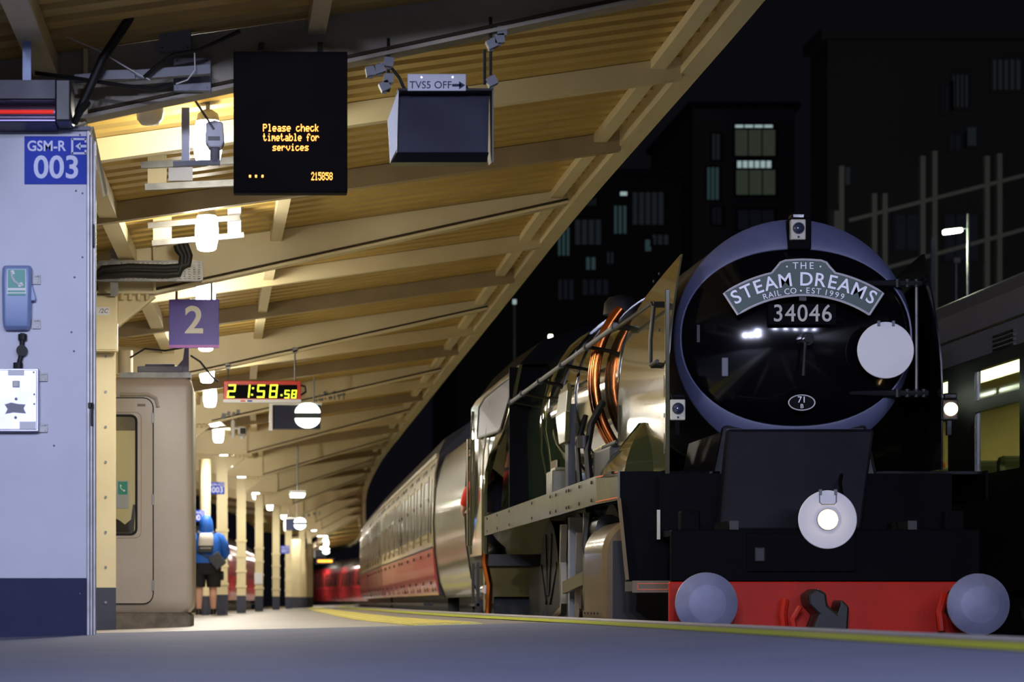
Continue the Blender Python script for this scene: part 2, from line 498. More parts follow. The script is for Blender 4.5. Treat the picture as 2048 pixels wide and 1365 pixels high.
# ---- slim post behind the person, carrying a blue sign
r = thing('sign_post', 'slim cream post behind the hooded person, a blue 001 sign on it', 'post', (W(410, 0, 52).x, 52, FLOORZ(W(410, 0, 52).x, 52)))
b = MB(); b.cyl((0, 0, .38), (0, 0, 3.05), .11, n=16); b.build('shaft', M['cream'], r, smooth=40)
b = MB(); b.cyl((0, 0, 0), (0, 0, .38), .112, n=16); b.build('base_band', M['navy2'], r, smooth=40)
# ---- lamps
lamp_ys = []
for k in range(18):
    lamp_ys += [MAJ[k] + 2.1, MAJ[k] + 6.3] if k < 5 else [MAJ[k] + 6.3]
def make_lamp(Y, n):
    X = LAMPX(Y); zc = CAMZ + 3.0
    r = thing('canopy_lamp', 'glowing egg-shaped canopy lamp, %s of the hanging lamps counted from the camera' % ORD[n], 'lamp', (X, Y, zc), 0, 'row of glowing lamps under the canopy')
    b = MB(); b.lathe([(.0, -.165), (.055, -.163), (.075, -.15), (.09, -.08), (.095, 0), (.088, .07), (.075, .115), (.0, .118)], (0, 0, 0), 2, 20)
    d = b.build('diffuser', M['lampglass'], r, smooth=50)
    b = MB(); b.lathe([(.0, .118), (.076, .118), (.066, .165), (.03, .19), (.0, .19)], (0, 0, 0), 2, 20); b.build('cap', M['steel_grey'], r, smooth=50)
    b = MB(); b.cyl((0, 0, .18), (0, 0, ZS(X, Y) - zc + .06), .014, n=8); b.build('stem', M['steel_grey'], r)
    ld = bpy.data.lights.new('lamp_light', 'SPOT'); ld.energy = 310; ld.color = (1, .96, .86); ld.spot_size = math.radians(178); ld.spot_blend = 0.5; ld.shadow_soft_size = .09
    lo = bpy.data.objects.new('lamp_light', ld); COL.objects.link(lo); lo.parent = r; lo.location = (0, 0, -.18)
for n, Y in enumerate(lamp_ys[:23]):
    make_lamp(Y, n)
# ================================================================== steam locomotive
RAILZ = -0.95
LX, LY = 3.826, 17.0
M['loco_black'] = mat('loco_black', (11, 11, 14), 0.10, spec=0.5)
M['plate_black'] = mat('front_plate_black', (9, 9, 13), 0.6, spec=0.05, noise=(3, .5, (13, 13, 18)))
M['plate_digits'] = mat('plate_digits', (200, 196, 186), 0.4)
M['smokebox'] = mat('smokebox_black', (26, 26, 33), 0.5, noise=(5, 0.5, (20, 20, 26)))
M['ring'] = mat('smokebox_ring_paint', (98, 102, 136), 0.42, noise=(4, 0.5, (82, 86, 118)))
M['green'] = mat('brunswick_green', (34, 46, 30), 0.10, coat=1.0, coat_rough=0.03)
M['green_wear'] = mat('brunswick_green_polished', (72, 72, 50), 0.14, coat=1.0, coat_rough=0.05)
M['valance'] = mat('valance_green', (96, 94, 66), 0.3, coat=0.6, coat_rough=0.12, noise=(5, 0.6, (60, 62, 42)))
M['frame_black'] = mat('frame_black', (16, 15, 15), 0.45, noise=(4, 0.5, (30, 28, 26)))
M['beam_red'] = mat('buffer_beam_red', (196, 34, 10), 0.5, spec=0.25, noise=(3, 0.6, (150, 26, 10)))
M['buffer'] = mat('buffer_steel', (138, 140, 168), 0.5, 0.15, noise=(7, 0.6, (112, 114, 140)))
M['rod'] = mat('polished_rod', (205, 195, 175), 0.25, 1.0)
M['copper'] = mat('copper_pipe', (214, 120, 62), 0.22, 1.0)
M['chrome'] = mat('chrome', (225, 225, 225), 0.1, 1.0)
M['disc'] = mat('white_disc_enamel', (240, 238, 240), 0.45)
M['lens'] = mat('lamp_lens', (52, 58, 84), 0.06, coat=1.0)
M['lampbody'] = mat('marker_lamp_body', (200, 196, 180), 0.4)
M['orange'] = mat('orange_lining', (214, 96, 40), 0.4)
M['board'] = mat('headboard_green', (24, 66, 54), 0.35, coat=0.2)
M['silver'] = mat('silver_letters', (225, 222, 232), 0.35, 0.2)
M['headlight'] = mat('headlight_glow', (255, 245, 225), 0.3, emit=(255, 214, 150), es=12)
M['cabglass'] = mat('cab_window_glass', (112, 112, 132), 0.4, spec=0.25)
M['tan'] = mat('cylinder_cladding', (118, 100, 72), 0.28, coat=0.6, noise=(4, 0.5, (84, 72, 52)))

loco = thing('steam_locomotive', 'dark green and black steam locomotive at the platform, number 34046', 'locomotive', (LX, LY, RAILZ))
def A(x, y, t):
    """loco-local point seen at frame position x, y at distance t behind the buffer faces"""
    s = FPX / (LY + t)
    return Vector(((x - PX) / s - LX, t, CAMZ - RAILZ + (PY - y) / s))
AX = 2.90   # boiler axis height above rail
# smokebox shell
b = MB(); b.lathe([(.80, 3.95), (.83, 3.9), (.83, 1.58)], (0, 0, AX), 1, 64); b.build('smokebox', M['smokebox'], loco, smooth=35)
# broad ring between the round shell and the oval door
N = 72
def oval(a, bz, t, cz=AX, p=2.0):
    out = []
    for k in range(N):
        an = 2 * math.pi * k / N; c, s_ = math.cos(an), math.sin(an)
        out.append((a * math.copysign(abs(c) ** (2 / p), c), t, cz + bz * math.copysign(abs(s_) ** (2 / p), s_)))
    return out
b = MB(); b.loft([oval(.83, .83, 1.60), oval(.835, .835, 1.575), oval(.83, .83, 1.55), oval(.806, .63, 1.47, AX + .0, 2.12), oval(.79, .612, 1.475, AX, 2.12)], caps=False)
b.build('smokebox_ring', M['ring'], loco, smooth=60)
b = MB(); secs = []
for q in (1.0, .985, .95, .86, .72, .55, .38, .2, .06):
    secs.append(oval(.795 * q, .615 * q, 1.47 - .20 * (1 - q * q) ** .9 - (.015 if q < .99 else 0), AX, 2.15))
b.loft(secs); door = b.build('smokebox_door', M['loco_black'], loco, smooth=40)
def DT(x, y):
    """depth of the domed door under a frame position"""
    p = A(x, y, 1.35); q = min(1.0, math.hypot(p.x / .795, (p.z - AX) / .615))
    return 1.47 - .20 * (1 - q * q) ** .9 - .015
# door furniture
for yy, x0, x1 in ((567, 1690, 1852), (787, 1700, 1856)):
    b = MB()
    pts = [A(x, yy, DT(x, yy) - .02 if x < 1800 else 1.42) for x in (x0, (x0 + 1790) / 2, 1790, 1815, x1)]
    b.tube(pts, [.012, .02, .024, .022, .022], 8)
    for x in (1795, 1815, 1833, 1848):
        p = A(x, yy, 1.42); b.cyl(p + Vector((0, 0, -.028)), p + Vector((0, 0, .028)), .02, n=8)
    b.build('hinge_strap', M['smokebox'], door, smooth=40)
b = MB(); b.cyl(A(1833, 560, 1.42), A(1833, 795, 1.42), .011, n=8); b.build('hinge_rod', M['galv'], door)
b = MB(); p = A(1611, 680, 1.24); b.cyl(p + Vector((0, -.07, 0)), p + Vector((0, .03, 0)), .045, n=20); b.cyl(p + Vector((0, -.10, 0)), p + Vector((0, -.05, 0)), .028, n=16)
b.build('door_dart', M['loco_black'], door, smooth=40)
b = MB(); b.tube([A(1611, 684, 1.16), A(1609, 715, 1.17), A(1607, 752, 1.18)], [.013, .011, .013], 8); b.build('door_handle', M['smokebox'], door)
b = MB(); p = A(1449, 735, DT(1449, 735)); b.box(p + Vector((0, -.012, 0)), (.045, .03, .13)); b.build('lamp_iron', M['steel_grey'], door, bevel=.006)
b = MB(); b.box(A(1396, 668, 1.40), (.02, .03, .12)); b.build('lamp_iron', M['smokebox'], door)
# number plate
tz = 1.20
c = A(1604, 629, tz)
b = MB(); b.box(c, (.47, .02, .15)); pl = b.build('number_plate', M['plate_black'], door, bevel=.006)
text('plate_number', '34046', .165, c + Vector((0, -.016, 0)), M['plate_digits'], pl, bold=.001, space=1.08, sx=.93)
c = A(1603, 806, 1.27)
b = MB(); b.loft([[(c.x + .095 * math.cos(a) * q, c.y + d, c.z + .057 * math.sin(a) * q) for a in [2 * math.pi * k / 32 for k in range(32)]] for q, d in ((1, .012), (1, -.008), (.93, -.008))]); sp = b.build('shed_plate', M['loco_black'], door)
b = MB(); b.tube([(c.x + .090 * math.cos(a), c.y - .010, c.z + .052 * math.sin(a)) for a in [2 * math.pi * k / 32 for k in range(33)]], .0045, 6); b.build('plate_rim', M['silver'], sp)
text('shed_number', '71', .062, c + Vector((0, -.012, .018)), M['silver'], sp); text('shed_letter', 'B', .042, c + Vector((0, -.012, -.026)), M['silver'], sp)

# marker lamps
def marker(x, y, t, lit=False, post=True):
    c = A(x, y, t); w, h = .103, .142
    b = MB(); b.box(c + Vector((0, .05, 0)), (w, .10, h)); r = b.build('marker_lamp', M['smokebox'] if lit else M['lampbody'], loco, bevel=.008)
    if lit: r['label'] = 'lit warm marker lamp'
    d = c + Vector((0, 0, .008))
    b = MB(); b.lathe([(.040, .0), (.040, -.012), (.034, -.012), (.034, -.004)], d, 1, 24); b.build('lens_rim', M['smokebox'], r)
    b = MB(); b.lathe([(.036, -.004), (.030, -.014), (.018, -.021), (.002, -.024)], d, 1, 24); b.build('lens', M['headlight'] if lit else M['lens'], r, smooth=60)
    b = MB(); b.box(c + Vector((0, .06, h / 2 + .022)), (w * .9, .12, .04)); b.build('lamp_hood', M['loco_black'], r, bevel=.01)
    b = MB(); b.cyl(c + Vector((0, -.005, -.052)), c + Vector((0, .004, -.052)), .008, n=8); b.build('lamp_clip', M['smokebox'], r)
    if post:
        b = MB(); b.box(c + Vector((0, .05, -h / 2 - .05)), (.03, .04, .10)); b.build('lamp_post', M['loco_black'], r)
    return r
marker(1378, 1120, .62); marker(1645, 1122, .62); marker(1905, 1120, .62)
marker(1356, 820, 1.15); marker(1597, 459, 1.36, post=False)
r = marker(1901, 820, 1.15, lit=True)
b = MB(); b.box(A(1597, 470, 1.47), (.15, .14, .22)); b.build('lamp_bracket', M['plate_black'], loco, bevel=.01)
# warm lit lens needs to look bigger than its neighbours' glass: a round headlamp in front of the body
c = A(1901, 820, 1.15); b = MB(); b.lathe([(.046, -.004), (.044, -.025), (.03, -.034), (.002, -.036)], c + Vector((0, 0, .004)), 1, 24); b.build('headlamp_lens', M['headlight'], r, smooth=60)

# front platform, buffer beam, buffers
b = MB(); b.box2((-1.04, .46, .62), (1.04, .52, 1.195)); beam = b.build('buffer_beam', M['beam_red'], loco, bevel=.01)
for x, y in ((1415, 1208), (1960, 1210)):
    c = A(x, y, 0)
    r = MB(); r.lathe([(.002, -.012), (.115, -.012), (.125, -.008), (.185, .02), (.199, .03), (.20, .05), (.19, .06), (.002, .065)], c, 1, 48); bo = r.build('buffer', M['buffer'], loco, smooth=25)
    r = MB(); r.lathe([(.06, .05), (.06, .25), (.10, .25), (.12, .46)], c, 1, 24); r.build('buffer_shank', M['smokebox'], bo, smooth=35)
# coupling hook and screw link
b = MB()
c = A(1640, 1230, .3)
b.loft([[(-.07 + c.x, .2 + q, c.z - .10), (-.03 + c.x, .2 + q, c.z + .0), (-.09 + c.x, .2 + q, c.z + .06), (-.10 + c.x, .2 + q, c.z + .13), (-.04 + c.x, .2 + q, c.z + .17), (.02 + c.x, .2 + q, c.z + .14), (.03 + c.x, .2 + q, c.z + .06), (.09 + c.x, .2 + q, c.z + .01), (.12 + c.x, .2 + q, c.z + .10), (.17 + c.x, .2 + q, c.z + .05), (.16 + c.x, .2 + q, c.z - .12)] for q in (0, .26)])
b.build('coupling_hook', M['frame_black'], loco, bevel=.015)
b = MB(); b.tube([A(1600, 1215, .3), A(1585, 1240, .28), A(1590, 1262, .28)], .02, 8); b.tube([A(1570, 1200, .42), A(1566, 1230, .4), A(1570, 1262, .4)], .028, 8); b.build('brake_pipe', M['beam_red'], loco, smooth=40)
b = MB(); b.tube([A(1890, 1190, .42), A(1880, 1225, .36), A(1884, 1262, .36)], .026, 8); b.build('brake_pipe', M['beam_red'], loco, smooth=40)
# front drop plate with step, saddle plate
b = MB(); b.box2((-1.02, .53, 1.195), (1.02, .57, 1.54)); fp = b.build('front_plate', M['plate_black'], loco, bevel=.01)
b = MB(); b.box2((-.52, .515, 1.26), (.20, .532, 1.52)); b.build('cover_plate', M['plate_black'], fp, bevel=.05)
b = MB(); b.box(A(1520, 1110, .50), (.07, .02, .10)); b.build('plate_latch', M['smokebox'], fp, bevel=.01)
b = MB(); b.box2((-1.0, .57, 1.50), (1.0, 1.50, 1.54)); b.build('front_platform', M['plate_black'], loco)
b = MB(); b.loft([[(-.66, 1.46, 1.54), (.66, 1.46, 1.54), (.66, 2.9, 1.54), (-.66, 2.9, 1.54)], [(-.50, 1.50, 2.30), (.50, 1.50, 2.30), (.50, 2.9, 2.30), (-.50, 2.9, 2.30)]])
b.build('smokebox_saddle', M['smokebox'], loco, bevel=.03)
b = MB(); b.loft([[(-.62, .98, 1.545), (.34, .98, 1.545), (.34, 1.13, 1.545), (-.62, 1.13, 1.545)], [(-.54, 1.10, 2.24), (.46, 1.10, 2.24), (.46, 1.2, 2.24), (-.54, 1.2, 2.24)]]); b.build('saddle_apron', mat('apron_black', (15, 15, 22), 0.45, spec=0.14, noise=(4, .6, (26, 26, 36))), loco, bevel=.02)
for x in (1378, 1905):
    c = A(x, 1062, .66); b = MB(); b.box(c, (.13, .12, .26)); b.build('lamp_iron', M['plate_black'], loco, bevel=.012)
b = MB(); b.tube([A(1685, 1000, .80), A(1680, 965, .95), A(1687, 930, 1.2), A(1700, 905, 1.45)], .012, 8); b.build('vacuum_pipe', M['plate_black'], loco, smooth=40)

# smoke deflectors: tall curved plates either side of the smokebox
def deflector(sg):
    secs = []
    b = MB()
    def lat(h):   # leans in towards the top
        q = max(0, (h - 2.55)) / .9
        return .945 - .11 * q ** 1.6
    outline = [(1.18, 1.60), (1.18, 2.4), (1.18, 2.9), (1.2, 3.2), (1.26, 3.46), (1.55, 3.44), (2.6, 3.36), (3.15, 3.25), (3.42, 3.08), (3.52, 2.85), (3.55, 2.5), (3.56, 2.2), (3.56, 1.97)]
    # rows of height, front and rear limits per height
    hs = [1.97, 2.2, 2.4, 2.55, 2.7, 2.85, 3.0, 3.1, 3.2, 3.28, 3.34, 3.40, 3.45]
    rear = [3.56, 3.56, 3.56, 3.56, 3.555, 3.54, 3.50, 3.42, 3.28, 3.0, 2.6, 1.95, 1.30]
    out, inn = [], []
    for h, rr in zip(hs, rear):
        f0 = 1.18 + max(0, h - 2.8) * .09
        out.append([(sg * lat(h), f0 + (rr - f0) * k / 6, h) for k in range(7)])
        inn.append([(sg * (lat(h) - .012), f0 + (rr - f0) * k / 6, h) for k in range(7)])
    ring = [o + list(reversed(i)) for o, i in zip(out, inn)]
    b.loft(ring)
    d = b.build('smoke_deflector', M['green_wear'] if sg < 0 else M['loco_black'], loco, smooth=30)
    return d
dl = deflector(-1); deflector(1)
b = MB(); b.box2((-.955, 1.165, 1.30), (-.925, 1.195, 3.20)); b.build('deflector_edge', M['green_wear'], dl, bevel=.004)
# rivets and slots on the platform-side deflector
for x, y in ((1303, 563), (1322, 548), (1318, 660), (1262, 605)):
    t = 1.45 if x > 1310 else 1.7
    c = A(x, y, t); b = MB(); b.lathe([(.012, 0), (.010, -.008), (.002, -.010)], (c.x, 0, c.z), 1, 8)
    b.v = [(-.945 - (v[1]) * -1 * 0 - .004 + (v[1]), t + (v[0] - c.x), v[2]) for v in b.v]; b.build('rivet', M['frame_black'], dl)
for h0, h1 in ((2.47, 2.62), (2.08, 2.22), (2.33, 2.36)):
    b = MB(); b.box2((-.952, 1.22, h0), (-.944, 1.26, h1)); b.build('slot', M['black'], dl)
# grab rail on the deflector
b = MB()
hl = -.945 - .045
b.tube([(hl + .02, 3.50, 3.17), (hl + .03, 1.75, 3.17), (hl + .025, 1.62, 3.13), (hl, 1.60, 2.9), (hl, 1.60, 2.72)], .015, 8)
b.cyl((hl, 1.60, 2.72), (hl + .06, 1.60, 2.72), .022, n=8); b.cyl((hl, 1.60, 2.72), (hl, 1.30, 2.72), .014, n=8); b.cyl((hl + .03, 1.66, 3.15), (hl + .13, 1.66, 3.15), .022, n=8)
b.cyl((hl + .02, 3.40, 3.17), (hl + .13, 3.40, 3.17), .02, n=8)
b.build('deflector_rail', M['frame_black'], dl, smooth=40)
# steam-pipe casing rising from the running plate outside the deflector
b = MB()
secs = []
for h, ra, fr, l in ((1.97, 3.35, 1.75, -1.16), (2.06, 3.25, 1.78, -1.14), (2.16, 2.95, 1.85, -1.10), (2.26, 2.6, 2.0, -1.04), (2.36, 2.3, 2.12, -.98)):
    secs.append([(l, (ra * 2 + fr) / 3, h), (l + .02, fr + .1, h), (-.93, fr, h), (-.93, ra, h), (l + .02, ra - .05, h)])
b.loft(secs); b.build('steam_pipe_casing', M['green'], loco, smooth=30)

# running plate with its valance
b = MB(); b.box2((-1.30, 1.35, 1.945), (-.55, 11.1, 1.965)); b.box2((.55, 1.35, 1.945), (1.30, 11.1, 1.965)); rp = b.build('running_plate', M['loco_black'], loco)
b = MB()
vs = [(-1.30, 11.05), (-1.31, 2.05), (-1.28, 1.6), (-1.27, 1.24)]
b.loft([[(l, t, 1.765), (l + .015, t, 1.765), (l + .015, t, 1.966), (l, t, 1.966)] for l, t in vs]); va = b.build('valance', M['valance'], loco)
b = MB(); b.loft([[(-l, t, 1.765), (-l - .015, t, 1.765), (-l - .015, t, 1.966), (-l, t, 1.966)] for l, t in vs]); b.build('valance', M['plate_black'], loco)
b = MB(); b.bar((-1.312, 2.05, 1.955), (-1.272, 1.24, 1.955), .004, .008); b.bar((-1.312, 2.05, 1.78), (-1.272, 1.24, 1.78), .004, .008); b.build('orange_line', M['orange'], va)
bl = MB(); bl.lathe([(.014, 0), (.012, -.008), (.002, -.010)], (0, 0, 0), 1, 8); bl.v = [(v[1], v[0], v[2]) for v in bl.v]
b0 = None
for t in (10.6, 9.5, 8.3, 6.3, 4.9, 4.5, 3.8, 3.65, 3.0, 2.3):
    for h in (1.80, 1.93):
        if b0 is None: b0 = bl.build('bolt', M['frame_black'], va); o = b0
        else: o = share(b0, va)
        o.location = (-1.311, t, h)
# drop of the plate to the front step
b = MB(); b.bar((-1.262, 1.235, 1.77), (-1.225, 1.10, 1.21), .02, .04, up=(0, 1, 0)); b.build('drop_edge', M['tan'], loco)
b = MB(); b.loft([[(-1.25, 1.25, 1.96), (-.95, 1.25, 1.96)], [(-1.25, 1.24, 1.76), (-.95, 1.24, 1.76)], [(-1.21, 1.12, 1.2), (-.95, 1.12, 1.2)]], closed=False); b.build('drop_plate', M['plate_black'], loco)
b = MB(); b.box2((-1.235, .80, 1.135), (-.86, 1.14, 1.20)); st = b.build('front_step', M['frame_black'], loco)
b = MB(); b.box2((-1.235, .785, 1.125), (-.86, .80, 1.205)); st2 = b.build('step_board', M['tan'], loco)
b = MB()
for a, c2 in (((-1.20, 1.145), (-.90, 1.145)), ((-1.20, 1.185), (-.90, 1.185)), ((-1.20, 1.145), (-1.20, 1.185)), ((-.90, 1.145), (-.90, 1.185))):
    b.bar((a[0], .783, a[1]), (c2[0], .783, c2[1]), .006, .006)
b.build('orange_line', M['orange'], st2)
b = MB(); b.box(A(1317, 1050, 1.0), (.02, .02, .20)); b.build('step_bracket', M['lampbody'], loco)
b = MB(); b.box2((-1.0, 1.16, 1.2), (1.0, 1.2, 1.94)); b.build('front_bulkhead', M['plate_black'], loco)

# boiler, firebox
secs = []
def ringsec(t, rx, rz, h=AX, n=56):
    return [(rx * math.cos(2 * math.pi * k / n), t, h + rz * math.sin(2 * math.pi * k / n)) for k in range(n)]
b = MB(); b.loft([ringsec(3.9, .80, .80), ringsec(4.3, .82, .82), ringsec(6.4, .90, .90, AX - .02), ringsec(8.2, .95, .93, AX - .04)]); boiler = b.build('boiler', M['green'], loco, smooth=40)
for t, r in ((4.35, .826), (5.6, .874), (6.5, .908), (7.4, .934)):
    b = MB(); b.lathe([(r + .001, -.03), (r + .006, -.02), (r + .006, .02), (r + .001, .03)], (0, t, AX - .02 * (t - 4) / 3), 1, 56); b.build('boiler_band', M['loco_black'], boiler, smooth=30)
# firebox casing: flat-sided, flaring towards the cab and sloping in at the front
def fsec(t, w0, w1, top):
    out = [(-w0, t, 1.97), (-(w0 * .5 + w1 * .5), t, 2.35)]
    for k in range(25):
        a = math.pi * k / 24; cc, ss = math.cos(a), math.sin(a)
        out.append((-w1 * math.copysign(abs(cc) ** (2 / 2.3), cc), t, 2.7 + (top - 2.7) * abs(ss) ** (2 / 2.3)))
    return out + [((w0 * .5 + w1 * .5), t, 2.35), (w0, t, 1.97)]
b = MB(); b.loft([fsec(7.9, .70, .80, 3.60), fsec(8.15, .82, .955, 3.76), fsec(8.4, .88, .98, 3.79), fsec(9.3, 1.0, 1.02, 3.80), fsec(11.2, 1.12, 1.06, 3.82)]); fb = b.build('firebox', M['green'], loco, smooth=45)
b = MB(); b.tube([(-.90, 8.42, 2.05), (-.99, 8.42, 2.5), (-.985, 8.42, 2.9), (-.92, 8.42, 3.2)], .010, 6); b.build('cladding_bead', M['green_wear'], fb, smooth=40)
# handrail along the boiler with pillars
b = MB(); hr = [(-.96, 3.55, 3.20), (-1.02, 5.2, 3.16), (-1.10, 7.3, 3.11), (-1.185, 9.45, 3.05)]
b.tube(hr, .021, 10); rail_o = b.build('handrail', M['steel_grey'], loco, smooth=40)
for t in (3.6, 4.9, 6.2, 7.5, 8.6, 9.4):
    k = (t - 3.55) / 5.9; l = -.96 - .225 * k; h = 3.20 - .15 * k
    b = MB(); b.lathe([(.03, -.03), (.034, 0), (.03, .03)], (l, t, h), 1, 10); b.cyl((l, t, h), (l + .22, t, h - .04), .016, n=8); b.build('handrail_pillar', M['frame_black'], rail_o, smooth=40)
# copper pipes wrapping down the boiler
for t in (5.05, 5.20):
    b = MB(); b.tube([(.925 * math.cos(a), t, AX + .925 * math.sin(a)) for a in [math.radians(140 + 78 * k / 20) for k in range(21)]], .042, 10); b.build('copper_pipe', M['copper'], loco, smooth=40)
# nameplate bracket, lubricator and clutter standing on the running plate
b = MB(); b.loft([[(-1.20, 4.85, 2.38), (-1.16, 4.85, 2.38), (-1.16, 5.25, 2.38), (-1.20, 5.25, 2.38)], [(-1.21, 4.7, 2.62), (-1.17, 4.7, 2.62), (-1.17, 5.4, 2.62), (-1.21, 5.4, 2.62)], [(-1.19, 4.75, 2.8), (-1.15, 4.75, 2.8), (-1.15, 5.35, 2.8), (-1.19, 5.35, 2.8)], [(-1.17, 4.95, 2.87), (-1.14, 4.95, 2.87), (-1.14, 5.15, 2.87), (-1.17, 5.15, 2.87)]])
b.build('nameplate', M['valance'], loco, bevel=.006)
b = MB(); b.box2((-1.16, 4.95, 1.965), (-1.10, 5.15, 2.7)); b.build('nameplate_bracket', M['frame_black'], loco)
b = MB(); b.box2((-1.25, 5.3, 1.967), (-1.02, 5.75, 2.17)); b.box2((-1.22, 5.35, 2.17), (-1.05, 5.7, 2.2)); lub = b.build('lubricator', M['valance'], loco, bevel=.008)
for q in range(4): 
    b = MB(); b.cyl((-1.2, 5.38 + q * .1, 2.2), (-1.2, 5.38 + q * .1, 2.26), .022, n=8); b.build('filler_cap', M['rod'], lub)
b = MB(); b.box2((-1.0, 3.6, 1.967), (-.55, 4.6, 2.28)); b.box2((-.95, 3.7, 2.28), (-.6, 4.5, 2.33)); b.build('sandbox', M['frame_black'], loco, bevel=.02)
b = MB(); b.tube([(-1.02, 4.62, 1.97), (-1.04, 4.66, 2.3), (-1.0, 4.7, 2.52), (-.9, 4.74, 2.7)], .03, 8); b.tube([(-1.08, 4.78, 1.97), (-1.1, 4.82, 2.35), (-1.02, 4.9, 2.6)], .022, 8); b.cyl((-1.06, 4.7, 2.32), (-1.06, 4.7, 2.42), .06, n=12); b.build('ejector_pipe', M['frame_black'], loco, smooth=40)
# chimney, top-feed cover, safety valves
b = MB(); b.lathe([(.30, .72), (.26, .74), (.24, .77), (.27, .80), (.29, .82), (.24, .82), (.22, .75)], (0, 2.55, AX), 2, 32); b.build('chimney', M['loco_black'], loco, smooth=40)
b = MB(); b.lathe([(.15, .0), (.14, .10), (.10, .15), (.02, .17)], (-.58, 6.0, 3.55), 2, 24); b.build('clack_valve_cover', M['smokebox'], loco, smooth=40)
# cab
def cabl(t, h):
    """half width of the cab at a place: narrows upwards and forwards"""
    k = min(max((h - 2.5) / .85, 0), 1); f = min(max((12.9 - t) / 3.5, 0), 1)
    return 1.30 - k * (.02 + .17 * f)
side = [(12.9, 1.57), (12.9, 3.24), (12.5, 3.30), (11.2, 3.36), (9.32, 3.42), (9.40, 3.1), (9.62, 2.78), (10.0, 2.66), (10.7, 2.60), (10.98, 2.45), (11.1, 2.2), (11.1, 1.57)]
for sg in (-1, 1):
    b = MB()
    a = [(sg * cabl(t, h), t, h) for t, h in side]; c2 = [(sg * (cabl(t, h) - .03), t, h) for t, h in side]
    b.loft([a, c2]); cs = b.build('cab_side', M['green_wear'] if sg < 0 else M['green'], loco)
    win = [(12.1, 2.86), (12.1, 3.2), (11.7, 3.27), (10.8, 3.31), (9.50, 3.35), (9.52, 3.2), (9.80, 2.82), (10.0, 2.80)]
    b = MB(); b.loft([[(sg * (cabl(t, h) + .003), t, h) for t, h in win], [(sg * (cabl(t, h) + .008), t, h) for t, h in win]]); b.build('cab_window', M['cabglass'], cs)
    b = MB(); b.tube([(sg * (cabl(t, h) + .008), t, h) for t, h in win + win[:1]], .016, 6); b.build('window_frame', M['frame_black'], cs, smooth=40)
    for t in (11.25, 12.75):
        b = MB(); b.tube([(sg * (cabl(t, h) + .006), t, h) for h in (1.6, 2.2, 2.6, 3.2)], .010, 6); b.build('beading', M['valance'], cs)
def roofsec(t, x0, h0, top):
    return [(-x0, t, h0), (-x0 * .80, t, h0 + (top - h0) * .55), (-x0 * .45, t, h0 + (top - h0) * .88), (0, t, top), (x0 * .45, t, h0 + (top - h0) * .88), (x0 * .80, t, h0 + (top - h0) * .55), (x0, t, h0)]
b = MB(); b.loft([roofsec(9.3, 1.11, 3.42, 3.84), roofsec(11.2, 1.20, 3.36, 3.88), roofsec(13.1, 1.275, 3.24, 3.88)]); b.build('cab_roof', M['plate_black'], loco, smooth=40)
b = MB(); b.box2((-1.2, 9.42, 1.97), (1.2, 9.46, 3.40)); b.build('cab_front', M['plate_black'], loco)
b = MB(); b.box2((-1.25, 11.1, 1.45), (1.25, 13.1, 1.57)); b.build('cab_floor', M['frame_black'], loco)
for t in (12.95,):
    b = MB(); b.cyl((-1.32, t, 1.7), (-1.32, t, 2.9), .014, n=8); b.build('cab_grab_rail', M['rod'], loco)
# cab steps and pipework below
b = MB(); b.box2((-1.30, 12.0, .55), (-1.27, 12.06, 1.5)); b.box2((-1.30, 12.6, .55), (-1.27, 12.66, 1.5)); b.box2((-1.32, 12.0, .55), (-1.05, 12.66, .58)); b.box2((-1.32, 12.0, 1.02), (-1.05, 12.66, 1.05)); b.build('cab_steps', M['frame_black'], loco)
b = MB(); b.tube([(-1.27, 11.3, 1.75), (-1.28, 11.25, 1.5), (-1.22, 11.35, 1.25), (-1.24, 11.3, .9), (-1.2, 11.2, .6)], .035, 8); b.build('injector_pipe', M['copper'], loco, smooth=40)
b = MB(); b.tube([(-1.25, 11.6, 1.5), (-1.25, 11.55, 1.1), (-1.22, 11.6, .7)], .025, 8); b.cyl((-1.24, 11.5, 1.2), (-1.24, 11.75, 1.2), .05, n=12); b.build('injector', M['rod'], loco, smooth=40)
# cylinders
for sg in (-1, 1):
    b = MB(); prof = [(.70, .78), (1.27, .78)] + [(1.00 + .27 * math.cos(math.radians(a)), 1.42 + .25 * math.sin(math.radians(a))) for a in range(0, 91, 10)] + [(.70, 1.67)]
    b.loft([[(sg * (x - .03 if k_ else x), t, h - (.02 if k_ and h > 1 else 0)) for x, h in prof] for t, k_ in ((2.0, 1), (2.04, 0), (3.05, 0), (3.08, 1))]); cy = b.build('cylinder', M['tan'], loco, smooth=25)
    b = MB(); b.box2((sg * .70, 1.985, .78), (sg * 1.2, 2.0, 1.5)); b.build('cylinder_cover', M['frame_black'], cy)
    if sg < 0:
        for q in range(5):
            for hh in (.98, 1.52):
                b = MB(); b.lathe([(.013, 0), (.002, .01)], (-1.285 if hh < 1.3 else -1.22, 2.2 + q * .18, hh), 0, 6); b.build('rivet', M['frame_black'], cy)
